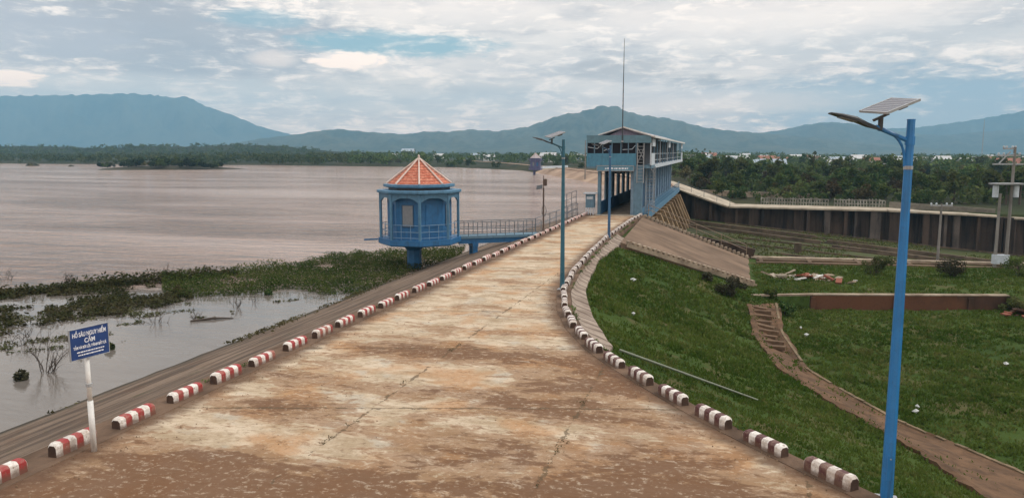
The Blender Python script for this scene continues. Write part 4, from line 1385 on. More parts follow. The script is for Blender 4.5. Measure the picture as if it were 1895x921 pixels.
# portal columns, left and right rows
def yrow(i):
    return G0 + 0.45 + (G1 - G0 - 0.9) * i / bays
pl = link('column', MB().box(0.98, 1.26, yrow(0) - .42, yrow(0) + .22, 0.0, 4.45), BLUE_GREY, t)
for i in range(1, bays + 1):
    for half in (0,):
        link('column', MB().box(1.02, 1.17, yrow(i) - .95, yrow(i) + .95, -0.2, 4.45), BLUE_GREY, t)
link('front_pillar', MB().box(4.42, 5.22, G0 - .1, G0 + .6, 0.0, 4.45), BLUE_GREY, t)
for i in range(bays + 2):
    y = G0 + 0.9 + (G1 - G0 - 1.2) * i / (bays + 1)
    link('column', MB().box(4.08, 4.33, y - .3, y + .3, -0.2, 4.45), COLP, t)  # paler blue: light on the columns put into the colour
# infill: low panel on the lake side, panels on the downstream side
for i in range(bays):
    link('infill_panel', MB().box(1.08, 1.2, yrow(i) + .2, yrow(i + 1) - .2, 0.0, 1.22), BLUE_DEEP if i < 3 else BLUE_GREY, t)
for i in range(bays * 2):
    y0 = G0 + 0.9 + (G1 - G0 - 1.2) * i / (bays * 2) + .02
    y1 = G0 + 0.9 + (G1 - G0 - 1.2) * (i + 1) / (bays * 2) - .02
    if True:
        link('infill_panel', MB().box(4.10, 4.18, y0, y1, 0.0, 4.3), BLUE_DARK, t)  # dark blue: shade between the columns put into the colour
# hoist gear seen through the portal
for i in range(bays):
    yc = (yrow(i) + yrow(i + 1)) / 2
    link('hoist', MB().box(2.2, 2.9, yc - .4, yc + .4, 3.85, 4.40), DARKM, t)
link('floor_deck', MB().box(0.9, 5.5, G0 - .3, G1 + .3, -0.75, -0.02), CONC, t)
link('road_threshold', MB().box(0.9, 5.3, G0 - 1.2, G0 - .3, -0.1, 0.035), CONC_PALE, t)
# walkway ledge with its railing
wk = MB().box(4.45, 5.72, G0 + .7, G1, -0.02, 0.14)
wk.box(5.62, 5.74, G0 + .7, G1, -0.45, 0.16)
walk = link('side_walkway', wk, BLUE, t)
rl = MB()
for z in (0.45, 0.8, 1.12):
    rl.tube([(5.66, G0 + .8, z), (5.66, G1, z)], 0.022, 6)
for i in range(36):
    y = G0 + .8 + (G1 - G0 - .8) * i / 35
    rl.tube([(5.66, y, 0.1), (5.66, y, 1.12)], 0.022, 6)
link('walkway_railing', rl, BLUE, walk)
# upper storey
UX0, UX1 = 0.55, 5.05
link('upper_floor', MB().box(-0.1, 6.05, G0 - .1, G1, 4.45, 4.75), BLUE_GREY, t)
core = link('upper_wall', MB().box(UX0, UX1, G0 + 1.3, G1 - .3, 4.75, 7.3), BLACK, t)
# front gallery: parapet, window posts, fascia
link('front_parapet', MB().box(-0.1, 4.62, G0 - .12, G0 + .0, 4.62, 5.85), painted('front parapet blue', (0.06, 0.21, 0.31), (0.03, 0.06, 0.08), 0.3), t)
nb = link('name_board', MB().box(0.95, 4.4, G0 - .24, G0 - .13, 4.22, 4.68), painted('name board', (0.10, 0.24, 0.33), (0.05, 0.08, 0.1), 0.3), t)
fr = MB()
for z in (4.21, 4.69):
    fr.box(0.9, 4.45, G0 - .27, G0 - .22, z - .03, z + .03)
for x in (0.92, 4.43):
    fr.box(x - .03, x + .03, G0 - .268, G0 - .222, 4.24, 4.66)
link('frame', fr, STEEL, nb)
lt = MB()
x = 1.7
while x < 3.9:
    L = random.uniform(0.08, 0.22)
    lt.box(x, x + L, G0 - .252, G0 - .242, 4.36, 4.36 + random.uniform(0.12, 0.17))
    x += L + random.uniform(0.05, 0.12)
link('worn_lettering', lt, SW, nb)
gl = link('front_glazing', MB().box(-0.06, 4.60, G0 + .1, G0 + .14, 5.85, 6.84), plainmat('black gallery glass', (0.010, 0.010, 0.016), 0.35, 0, 0.12), t)  # near-black glass with low gloss
for x in (-0.08, 0.62, 1.42, 2.30, 3.15, 3.85, 4.58):
    link('mullion', MB().box(x - .045, x + .045, G0 - .05, G0 + .09, 5.85, 6.84), BLUE_GREY, t)
link('fascia', MB().box(-0.12, 5.98, G0 - .16, G0 + .5, 6.84, 7.55), painted('fascia blue grey', (0.10, 0.20, 0.25), (0.05, 0.07, 0.08), 0.3), t)
link('fascia', MB().box(-0.12, 0.3, G0 + .5, G1, 6.84, 7.55), BLUE_GREY, t)
# side gallery
for i, (y0, y1) in enumerate(((G0 + 1.1, G0 + 4.2), (G0 + 23, G0 + 26), (G1 - 3.6, G1))):
    link('gallery_panel', MB().box(5.90, 6.02, y0, y1, 6.52, 7.28), PALE, t)
for (y0, y1) in ((G0 - .1, G0 + 3.6), (G1 - 3.0, G1)):
    link('gallery_parapet', MB().box(5.9, 6.04, y0, y1, 4.62, 5.88), PALE, t)
link('gallery_edge', MB().box(5.6, 6.08, G0 + 3.6, G1, 4.42, 4.78), PALE, t)
for i in range(16):
    y = G0 + 0.2 + (G1 - G0 - .4) * i / 15
    link('gallery_post', MB().box(5.88, 5.98, y - .05, y + .05, 4.75, 7.3), PALE if i % 3 == 0 else BLUE_GREY, t)
gr = MB()
for z in (5.2, 5.82):
    gr.tube([(5.92, G0 + 3.6, z), (5.92, G1, z)], 0.025, 6)
link('gallery_railing', gr, PALE, t)
# roof
RM = painted('roof sheet', (0.36, 0.35, 0.40), (0.14, 0.12, 0.13), 0.35, 0.6)
rx0, rxm, rx1, rze, rzr = 0.0, 3.3, 6.25, 7.42, 8.30
rf = MB()
rf.add([(1.0, G0 + .2, 7.58), (rxm, G0 + .2, rzr), (rx1, G0 - .2, rze), (1.0, G1 + .3, 7.58), (rxm, G1 + .3, rzr), (rx1, G1 + .3, rze),
        (1.0, G0 + .2, 7.50), (rxm, G0 + .2, rzr - .1), (rx1, G0 - .2, rze - .14), (1.0, G1 + .3, 7.50), (rxm, G1 + .3, rzr - .1), (rx1, G1 + .3, rze - .14)],
       [(0, 1, 4, 3), (1, 2, 5, 4), (9, 10, 7, 6), (10, 11, 8, 7), (0, 6, 7, 1), (1, 7, 8, 2), (2, 8, 11, 5), (3, 4, 10, 9), (4, 5, 11, 10), (0, 3, 9, 6)])
roofo = link('roof', rf, RM, t)
vb = MB()
vb.bar((rxm, G0 + .12, rzr + .03), (rx1 + .02, G0 - .28, rze + .02), 0.16, 0.12)
vb.bar((rxm, G0 + .12, rzr + .02), (0.95, G0 + .12, 7.60), 0.10, 0.08)
vb.bar((rx1 + .05, G0 - .25, rze - .02), (rx1 + .05, G1 + .35, rze - .02), 0.14, 0.18)
link('verge', vb, WHITE, roofo)
ga_ = MB()
ga_.add([(1.9, G0 + .62, 7.56), (5.6, G0 + .62, 7.56), (rxm, G0 + .62, rzr - .13), (1.9, G0 + .8, 7.56), (5.6, G0 + .8, 7.56), (rxm, G0 + .8, rzr - .13)], [(0, 1, 2), (5, 4, 3), (0, 2, 5, 3), (1, 4, 5, 2), (0, 3, 4, 1)])
link('gable', ga_, LILAC, t)
# outside stair tower with cage ladder
st = MB()
for x in (4.72, 5.28, 5.30, 5.86):
    pass
for x, y in ((4.75, G0 - .5), (5.35, G0 - .5), (4.75, G0 - .14), (5.35, G0 - .14)):
    st.tube([(x, y, 3.1), (x, y, 6.8)], 0.03, 6)
for i in range(12):
    z = 3.2 + i * 0.3
    st.tube([(4.75, G0 - .5, z), (5.35, G0 - .5, z)], 0.02, 6)
st.bar((4.8, G0 - .3, 5.0), (5.3, G0 - .3, 6.3), 0.05, 0.05)
st.bar((4.8, G0 - .3, 6.3), (5.3, G0 - .3, 5.4), 0.05, 0.05)
link('ladder', st, STEEL, t)
st = MB()
for y in (G0 + .9, G0 + 2.4):
    for x in (5.45, 6.2):
        st.tube([(x, y, 0.14), (x, y, 4.6)], 0.035, 6)
for i in range(14):
    st.box(5.45, 6.2, G0 + .9 + i * .1, G0 + 1.15 + i * .1, 0.4 + i * .3, 0.44 + i * .3)
for z in (1.2, 2.4, 3.4):
    st.tube([(6.2, G0 + .9, z), (6.2, G0 + 2.4, z)], 0.025, 6)
    st.tube([(5.45, G0 + .9, z), (6.2, G0 + .9, z)], 0.025, 6)
st.tube([(5.5, G0 + .4, 4.6), (5.9, G0 + .3, 4.5), (6.25, G0 + .6, 4.0), (6.25, G0 + .7, 2.9)], 0.035, 6)
link('side_stair', st, STEEL, t)
# pale rods added to draw the reflections in the front window
rd = MB()
for a, b in (((-0.05, 6.45), (0.9, 6.3)), ((0.9, 6.3), (1.35, 6.75)), ((3.3, 6.2), (4.2, 6.25)), ((4.2, 6.25), (4.5, 6.6)), ((1.5, 6.1), (2.1, 6.3))):
    rd.tube([(a[0], G0 + .05, a[1]), (b[0], G0 + .05, b[1])], 0.03, 6)
link('window_reflections', rd, PALE, t)
ms = thing('radio_antenna', 'very tall thin antenna rising from the gatehouse front', 'antenna', (3.3, G0 - .2, 7.5))
link('rod', MB().tube([(3.3, G0 - .22, 6.4), (3.3, G0 - .22, 11.5), (3.32, G0 - .22, 16.4)], [0.055, 0.045, 0.02], 8), DARKM, ms)
link('clamp', MB().box(3.2, 3.4, G0 - .28, G0 - .16, 6.9, 7.05), STEEL, ms)

# piers and gates below the deck
for i in range(11):
    y = G0 + 3.2 + i * 4.9
    mb = MB()
    prof = [(0.2, -6.2), (8.3, -6.2), (6.0, -0.78), (0.2, -0.78)]
    mb.add([(x, y - .45, z) for x, z in prof] + [(x, y + .45, z) for x, z in prof], [(0, 1, 2, 3), (7, 6, 5, 4), (0, 4, 5, 1), (1, 5, 6, 2), (2, 6, 7, 3), (3, 7, 4, 0)])
    o = link('pier', mb, PIERM, loc=(3, y, -6.2))
    tag(o, f'slanting brown concrete pier under the gatehouse, {ordinal(i)} from the road end', 'pier', 'piers under the gatehouse')
    if i < 10:
        mb = MB().box(2.0, 2.2, y + .47, y + 4.43, -6.0, -0.8)
        for z in (-5, -3.6, -2.2):
            mb.box(2.2, 2.4, y + .47, y + 4.43, z - .1, z + .1)
        tag(link('sluice_gate', mb, DARKM, loc=(2.1, y + 2.4, -6)), f'dark steel sluice gate between piers, {ordinal(i)} from the road end', 'sluice gate', 'sluice gates under the gatehouse')
mb = MB().box(-0.6, 5.8, G0 - .6, G0 + 2.7, -6, -0.78).box(-0.6, 5.0, G1 - 2, G1 + 3.5, -6, -0.78)
tag(link('abutment', mb, CONC_BROWN), kind='structure')

# grey cabinet beside the gatehouse
t = thing('control_cabinet', 'small grey blue cabinet with flat roof left of the gatehouse portal', 'cabinet', (0.3, 61.6, 0))
link('body', MB().box(-0.05, 0.75, 61.3, 62.1, 0.7, 2.0), BLUE_GREY, t)
link('roof', MB().box(-0.25, 0.92, 61.1, 62.3, 2.0, 2.12), PALE, t)
lg = MB()
for x in (0.0, 0.22, 0.46, 0.7):
    lg.box(x - .05, x + .03, 61.3, 61.38, 0.0, 0.7)
link('legs', lg, PALE, t)
link('vent', MB().box(0.05, 0.65, 61.27, 61.298, 1.5, 1.75), PALE, t)


# ------------------------------------------------------------------ utility poles and masts
POLEC = concrete('grey post concrete', (0.23, 0.215, 0.20), (0.10, 0.085, 0.07), 0.5, 0.8, (1, 1, .2))


def util_pole(loc, h, label, r=0.12, arms=((0.97, 1.1),), twin=False, lean=0.0, deck=False, extra=None):
    t = thing('utility_pole', label, 'utility pole', loc)
    o = Vector(loc)
    xs_ = (-0.45, 0.45) if twin else (0,)
    u = Vector((CY_, SY_, 0))
    pm = MB()
    for x in xs_:
        pm.tube([o + u * x + Vector((0, 0, -0.3)), o + u * x + Vector((lean * h, 0, h * (0.62 if twin and x < 0 else 1)))], [r, r * 0.7], 8)
    link('pole', pm, POLEC, t)
    for f, hw in arms:
        c = o + Vector((0, 0, h * f))
        a = link('crossarm', MB().bar(c - u * hw, c + u * hw, 0.12, 0.12), STEEL, t)
        ins = MB()
        for s in (-1, -0.5, 0.5, 1):
            q = c + u * (hw * s * .95)
            ins.tube([q + Vector((0, 0, .05)), q + Vector((0, 0, .14)), q + Vector((0, 0, .24))], [.04, .09, .05], 8)
        link('insulators', ins, PALE, a)
    if deck:
        c = o + Vector((0, 0, h * 0.70))
        link('transformer_deck', MB().bar(c - u * 1.2, c + u * 1.2, 0.9, 0.12), STEEL, t)
        for s in (-0.85, 0.8):
            link('transformer', MB().tube([c + u * s + Vector((0, 0, -1.1)), c + u * s + Vector((0, 0, -0.15))], 0.22, 10), PALE, t)
        c = o + Vector((0, 0, h * 0.86))
        link('upper_crossarm', MB().bar(c - u * 1.25, c + u * 1.25, 0.12, 0.12).bar(c - u * 0.8 , c + u * .1 + Vector((0, 0, 1.0)), 0.08, 0.08), STEEL, t)
        c = o + Vector((0, 0, 0.75))
        link('meter_box', MB().bar(c - u * 0.6, c + u * 0.6, 0.5, 0.75), PALE, t)
    return t


pp_ = P(1850, 496, -3.5)
util_pole((pp_.x, pp_.y, -3.5), 9.9, 'tall twin concrete utility pole carrying transformer deck and meter box', 0.14, ((0.985, 0.5), (0.93, 0.9)), True, 0, True)
pp_ = P(1735, 482, -3.5)
util_pole((pp_.x, pp_.y, -3.5), 5.0, 'short concrete utility pole with wide crossarm before the dark spillway wall', 0.12, ((0.97, 0.95),))
pp_ = P(1277, 333, -3.2)
util_pole((pp_.x, pp_.y, -3.2), 8.5, 'utility pole with crossarm just past the gatehouse end', 0.12, ((0.95, 1.6), (0.82, 1.1)))
pp_ = D(1083, 300, 175)
util_pole((pp_.x, pp_.y, 0.0), 8.6, 'dark utility pole on the far dam left of the gatehouse', 0.14, ((0.6, 0.5),))
mt = D(1817, 286, 1500)
tag(link('radio_mast', MB().tube([(mt.x, mt.y, -3), (mt.x, mt.y, 40), (mt.x, mt.y, 69)], [1.3, 1.0, 0.5], 5), STEEL, loc=(mt.x, mt.y, -3)), 'faint distant radio mast in front of the eastern mountains', 'radio mast')

# fence on the far side of the spillway
FENCEM = concrete('old pale fence paint', (0.30, 0.29, 0.26), (0.09, 0.08, 0.065), 0.7, 0.8)


def picket(x0, x1, label):
    t = thing('fence', label, 'fence', (x0, far_wall_y(x0) + 4.6, -3))
    n = int((x1 - x0) / 0.42)
    proto = None
    for i in range(n + 1):
        x = x0 + (x1 - x0) * i / n
        q = Vector((x, float(far_wall_y(x)) + 4.6, far_top(x) + 0.05))
        if proto is None:
            proto = link('fence_post', MB().box(q.x - .09, q.x + .09, q.y - .06, q.y + .06, q.z - .3, q.z + 1.3), FENCEM, t, loc=q)
        else:
            c = proto.copy()
            COL.objects.link(c)
            c.parent = t
            c.location = q - t.location
            c.rotation_euler = (random.uniform(-.05, .05), random.uniform(-.1, .1), random.uniform(-.3, .3))
            c.scale.z = random.uniform(.75, 1.08)
    rl = MB()
    for z in (0.55, 1.15):
        rl.bar((x0, far_wall_y(x0) + 4.6, far_top(x0) + z), (x1, far_wall_y(x1) + 4.6, far_top(x1) + z), 0.1, 0.14)
    link('fence_rail', rl, FENCEM, t)


picket(19, 29.5, 'weathered pale picket fence behind the spillway wall, left stretch')
picket(30.5, 38.0, 'weathered pale picket fence behind the spillway wall, middle stretch')
t = thing('parapet_wall', 'solid pale parapet continuing right of the picket fence', 'wall', (38.5, 123, -3))
link('parapet', MB().bar((38.6, far_wall_y(38.6) + 4.4, far_top(38.6) + .5), (52.6, far_wall_y(52.6) + 2.0, far_top(52.6) + .35), 0.3, 1.1), concrete('grey parapet', (0.22, 0.20, 0.16), (0.09, 0.075, 0.06), 0.6, 0.4), t)
t = thing('boundary_wall', 'grey boundary wall beyond the paved abutment slope', 'wall', (12, 150, -3))
link('wall_face', MB().bar((8, 152, -2.4), (30, 146, -2.7), 0.3, 1.0), CONC, t)
link('coping', MB().bar((8, 152, -1.86), (30, 146, -2.16), 0.45, 0.1), CONC_PALE, t)

# bamboo pole lying on the grass, pipes, litter
a, b = Pg(1146, 656, -0.75), Pg(1402, 748, -3.2)
a.z, b.z = dz(a) + 0.16, dz(b) + 0.14
mid = (a + b) / 2
mid.z = max(dz(mid) + 0.12, (a.z + b.z) / 2)
t = tag(link('lying_pole', MB().tube([a, mid, b], [0.045, 0.04, 0.03], 8), painted('bleached bamboo', (0.15, 0.165, 0.115), (0.06, 0.07, 0.04), 0.5), loc=a), 'long bleached bamboo pole lying down the grass slope', 'pole')
LIT = plainmat('litter white', (0.48, 0.49, 0.47), 0.6)
def scrap(px, py, z, size, label):
    p = Pg(px, py, z)
    r = random.Random(int(px))
    mb = MB()
    pts = []
    for i in range(7):
        a = i * 0.9
        pts.append((p.x + size * math.cos(a) * r.uniform(.5, 1), p.y + size * math.sin(a) * r.uniform(.5, 1), p.z + 0.12 + r.uniform(0, size * .5)))
    top = (p.x, p.y, p.z + 0.15 + size * .7)
    mb.add(pts + [top, (p.x, p.y, p.z + .02)], [(i, (i + 1) % 7, 7) for i in range(7)] + [((i + 1) % 7, i, 8) for i in range(7)])
    tag(link('plastic_bag', mb, LIT, loc=p), label, 'plastic bag', 'scraps of white litter on the grass')
scrap(1171, 524, -2.2, 0.24, 'crumpled white bag high on the grass slope near the paved apron')
scrap(1172, 586, -2.2, 0.12, 'small white scrap in the middle of the grass slope')
scrap(1492, 624, -4.3, 0.16, 'white scrap in the meadow just below the low brown wall')
scrap(1482, 610, -4.3, 0.12, 'small pale scrap in the meadow, left below the brown wall')
scrap(1861, 678, -4.3, 0.16, 'white scrap in the meadow at the far right')
scrap(1694, 767, -4.3, 0.16, 'white scrap beside the drain, right of the blue lamp post')
scrap(1697, 757, -4.3, 0.11, 'small pale scrap by the drain behind another white scrap')

# rubble heap on the terrace
def rubble(px, py, label, n, cols, seed, sc=1.0):
    p = P(px, py, -3.5)
    r = random.Random(seed)
    mb = MB()
    for i in range(n):
        x, y = p.x + r.gauss(0, 1.1 * sc), p.y + r.gauss(0, .8 * sc)
        z = float(zground(x, y)) + abs(r.gauss(0, .18))
        a, e = r.uniform(0, 6.28), r.uniform(-.4, .4)
        L = r.uniform(.25, 1.1) * sc
        d = Vector((math.cos(a) * math.cos(e), math.sin(a) * math.cos(e), math.sin(e)))
        c = Vector((x, y, z))
        mb.bar(c - d * L / 2, c + d * L / 2, r.uniform(.15, .5), r.uniform(.05, .16), mi=r.randrange(len(cols)))
    t = tag(link('rubble_heap', mb, cols, loc=p), label, 'rubble heap')
RUB = [CONC_PALE, CONC, plainmat('brick red', (0.22, 0.07, 0.04), 0.9), WHITE]
rubble(1508, 515, 'heap of pale slabs and red bricks on the grass terrace', 34, RUB, 3)
rubble(1440, 512, 'scattered pale slabs on the terrace left of the brick heap', 16, RUB[:2], 4)
rubble(1878, 556, 'small red brick heap at the right end of the low wall', 12, [RUB[2], WALL_RED], 6, 0.7)


# ------------------------------------------------------------------ plants
def leaf_cloud(r, cs, rad, n, size, flat=0.75, up=0.3):
    """n leaf quads scattered through the shells of several clumps -> verts (4n,3)"""
    cs, rad = np.array(cs, float), np.array(rad, float)
    pick = r.choice(len(cs), n, p=rad ** 2 / np.sum(rad ** 2))
    d = r.normal(size=(n, 3))
    d /= np.linalg.norm(d, axis=1)[:, None]
    rr_ = rad[pick] * r.uniform(0.45, 1.08, n)
    c = cs[pick] + d * rr_[:, None] * np.array([1, 1, flat])
    return quads(r, c, d, size, up)


def quads(r, c, d, size, up=0.3):
    n = len(c)
    nn = d + r.normal(size=(n, 3)) * 0.7 + np.array([0, 0, up])
    nn /= np.linalg.norm(nn, axis=1)[:, None]
    a = np.cross(nn, r.normal(size=(n, 3)))
    a /= np.linalg.norm(a, axis=1)[:, None]
    b = np.cross(nn, a)
    s = (size * r.uniform(0.6, 1.3, n))[:, None]
    v = np.stack([c - a * s, c + b * s * .55 , c + a * s, c - b * s * .55], 1)
    return v.reshape(-1, 3)


def quad_obj(name, v, m, parent=None, loc=None):
    mb = MB()
    mb.v = v.tolist()
    mb.f = np.arange(len(v)).reshape(-1, 4).tolist()
    mb.m = [0]
    return link(name, mb, m, parent, loc)


def make_tree(seed, h, wd, m, leaves=420, kind='round'):
    r = np.random.default_rng(seed)
    t = thing('tree', '', 'tree', (0, 0, 0))
    mb = MB()
    th = h * (0.45 if kind != 'tall' else 0.7)
    lean = r.uniform(-.06, .06, 2) * h
    mb.tube([(0, 0, -.4), (lean[0] * .4, lean[1] * .4, th * .5), (lean[0], lean[1], th)], [h * .03, h * .022, h * .012], 6)
    cs, rad = [], []
    nc = 9 if kind == 'round' else 7
    for i in range(nc):
        a = r.uniform(0, 6.28)
        if kind == 'round':
            q = np.array([math.cos(a) * wd * r.uniform(.1, .62), math.sin(a) * wd * r.uniform(.1, .62), h * r.uniform(.36, .84)])
            cs.append(q)
            rad.append(wd * r.uniform(.28, .5))
        elif kind == 'tall':
            f = i / nc
            q = np.array([lean[0] + r.normal() * wd * .15, lean[1] + r.normal() * wd * .15, h * (.3 + .65 * f)])
            cs.append(q)
            rad.append(wd * (.55 - .35 * f))
        else:
            q = np.array([math.cos(a) * wd * r.uniform(.2, .8), math.sin(a) * wd * r.uniform(.2, .8), h * r.uniform(.2, .7)])
            cs.append(q)
            rad.append(wd * r.uniform(.25, .45))
        mb.tube([(lean[0] * .7, lean[1] * .7, th * .7), tuple(q)], [h * .012, h * .004], 5)
    link('trunk', mb, BARK, t)
    quad_obj('crown', leaf_cloud(r, cs, rad, leaves, wd * .13), m, t)
    return t


PROTOS = [make_tree(11, 7.5, 3.6, LEAF_DARK, 520), make_tree(12, 6.0, 3.2, LEAF_MID, 480), make_tree(13, 9.0, 3.6, LEAF_DARK, 560), make_tree(14, 5.0, 3.4, LEAF_DRY, 440),
          make_tree(15, 9.5, 2.2, LEAF_MID, 400, 'tall'), make_tree(16, 3.2, 2.8, LEAF_MID, 380, 'bush'), make_tree(17, 2.6, 2.4, LEAF_DRY, 320, 'bush'), make_tree(18, 3.4, 3.4, leafmat('darkest leaves', (0.010, 0.018, 0.007), (0.022, 0.028, 0.011), (0.045, 0.045, 0.02), .3, .08), 420, 'bush')]  # last one has the darkest leaf colour, for the island bushes
KIND_WORDS = ['broad dark green tree', 'rounded mid green tree', 'tall broad dark tree', 'low olive brown tree', 'slender tall green tree', 'bushy green thicket', 'dry olive thicket', 'dark leafy thicket']
used_proto = set()


def place_tree(ki, x, y, z, s, label, group, sz=None):
    o = PROTOS[ki]
    if ki in used_proto:
        o = copy_tree(o)
    used_proto.add(ki)
    o.location = (x, y, z)
    o.rotation_euler = (0, 0, random.uniform(0, 6.28))
    o.scale = (s, s, sz or s)
    tag(o, label, 'tree' if ki < 5 else 'bush', group)
    return o


# wood beyond the spillway: individuals nearest the wall
rt_ = random.Random(21)
count = 0
ZONES = [(1262, 1420, 'right of the gatehouse'), (1420, 1560, 'behind the picket fence'), (1560, 1700, 'behind the pale parapet'), (1700, 1800, 'behind the short utility pole'), (1800, 1920, 'behind the twin utility pole')]
while count < 250:
    px = rt_.uniform(1255, 1925)
    d = rt_.choice([rt_.uniform(135, 200), rt_.uniform(140, 260), rt_.uniform(200, 420)])
    p = D(px, 300, d)
    if p.y < far_wall_y(p.x) + 9 or p.x < float(np.interp(p.y, AX_Y, AX_X)) + 13:
        continue
    ki = rt_.choice([0, 0, 1, 1, 2, 3, 3, 4, 5, 5, 6])
    zone = [z for z in ZONES if px < z[1] or z is ZONES[-1]][0][2]
    s = rt_.uniform(0.75, 1.15) * (0.72 if d < 190 else 0.95)
    place_tree(ki, p.x, p.y, float(zground(p.x, p.y)) - .1, s, f'{KIND_WORDS[ki]} in the wood {zone}', 'trees in the wood beyond the spillway')
    count += 1
for px, py_, ki, sc_, lb in ((1893, 405, 0, 1.0, 'big dark tree at the far right edge behind the twin utility pole'), (1868, 400, 4, .8, 'slender tree close behind the right end of the spillway wall'), (1600, 372, 3, .7, 'low olive tree right behind the pale parapet')):
    p = D(px, 300, 132)
    place_tree(ki, p.x, p.y, float(zground(p.x, p.y)) - .1, sc_, lb, None)
# trees round the far pavilion and the lake shore
for i in range(46):
    px = rt_.uniform(560, 1085)
    d = rt_.uniform(430, 560) if px < 830 else rt_.uniform(330, 520)
    p = D(px, 295, d)
    axx = float(np.interp(p.y, AX_Y, AX_X))
    if p.y < np.interp(p.x, SH_X, SH_Y) + 6 and p.x < axx + 12:
        continue
    if abs(p.x - axx) < 12:
        continue
    ki = rt_.choice([0, 1, 1, 3, 5, 5, 6])
    where = 'left of the orange roofed pavilion' if px < 760 else ('between the two pavilions' if px < 960 else 'behind the small distant pavilion')
    place_tree(ki, p.x, p.y, float(zground(p.x, p.y)) - .1, rt_.uniform(.6, 1.0), f'{KIND_WORDS[ki]} on the far shore {where}', 'trees along the far shore')


# far woods: nobody could count them
def wood(name, label, spots, m, leaves, seed):
    r = np.random.default_rng(seed)
    vs = []
    for (x, y, z, h, wd) in spots:
        nc = 5
        cs = [(x + r.normal() * wd * .35, y + r.normal() * wd * .35, z + h * r.uniform(.3, .8)) for _ in range(nc)]
        vs.append(leaf_cloud(r, cs, [wd * r.uniform(.3, .5) for _ in range(nc)], leaves, wd * .2, 0.8))
    o = quad_obj(name, np.concatenate(vs), m)
    tag(o, label, 'wood', kind='stuff')


def scatter_px(n, px0, px1, d0, d1, h0, h1, seed, hill_d=None):
    r = random.Random(seed)
    out = []
    for _ in range(n):
        px = r.uniform(px0, px1)
        d = math.exp(r.uniform(math.log(d0), math.log(d1)))
        p = D(px, 290, d)
        if p.x < np.interp(p.y, AX_Y, AX_X) + 14 and p.y < np.interp(p.x, SH_X, SH_Y) + 5:
            continue
        if abs(p.x - np.interp(p.y, AX_Y, AX_X)) < 14 and p.y < 520:
            continue
        h = r.uniform(h0, h1)
        out.append((p.x, p.y, float(zground(p.x, p.y)) - .3, h, h * r.uniform(.5, .9)))
    return out


wood('woodland', 'dense dark woodland beyond the spillway reaching to the town', scatter_px(900, 1240, 1960, 260, 1100, 4.5, 8.5, 31), LEAF_DARK, 44, 1)
wood('thicket', 'tangled low dark thicket under the trees beyond the spillway', scatter_px(900, 1250, 1960, 132, 420, 1.6, 3.4, 41), LEAF_DARK, 46, 7)
wood('lakeshore_woodland', 'dark strip of woodland along the far lake shore', scatter_px(750, -120, 700, 440, 760, 3.5, 7.5, 32), LEAF_DARK, 40, 2)
wood('hillside_woodland', 'mixed scrub and woodland behind the small distant pavilion', scatter_px(520, 640, 1260, 400, 1000, 4, 8, 33), LEAF_MID, 40, 3)
hs = []
rr = random.Random(8)
for _ in range(700):
    px = rr.uniform(-150, 590)
    d = rr.uniform(760, 1000)
    yy_ = np.interp(px, [-420, 30, 150, 250, 450, 530, 570, 640], [274, 271, 274, 270, 268, 272, 276, 282])
    topz = D(px, float(yy_), 950).z
    s = (d - 950) / 230
    z = -4 + (topz + 4) * (max(0, 1 - abs(s)) ** (1.25 if s < 0 else .85))
    p = D(px, 290, d)
    hs.append((p.x, p.y, z - 1.0, rr.uniform(3, 6), rr.uniform(3, 5)))
wood('hilltop_woodland', 'dark woodland covering the low hill left across the lake', hs, LEAF_DARK, 34, 5)


# ------------------------------------------------------------------ town houses far beyond
WALLS = [painted('house wall white', (0.62, 0.61, 0.58), (0.3, 0.26, 0.22), 0.3, 0.8), painted('house wall cream', (0.50, 0.44, 0.36), (0.25, 0.2, 0.16), 0.3, 0.8), painted('house wall grey', (0.36, 0.37, 0.38), (0.2, 0.18, 0.16), 0.3, 0.8)]
ROOFS = [painted('house roof pale sheet', (0.46, 0.46, 0.46), (0.3, 0.27, 0.24), 0.25, 0.6), painted('house roof blue grey', (0.30, 0.36, 0.42), (0.16, 0.15, 0.15), 0.3, 0.6), painted('house roof brick red', (0.28, 0.11, 0.07), (0.12, 0.06, 0.04), 0.3, 0.8)]


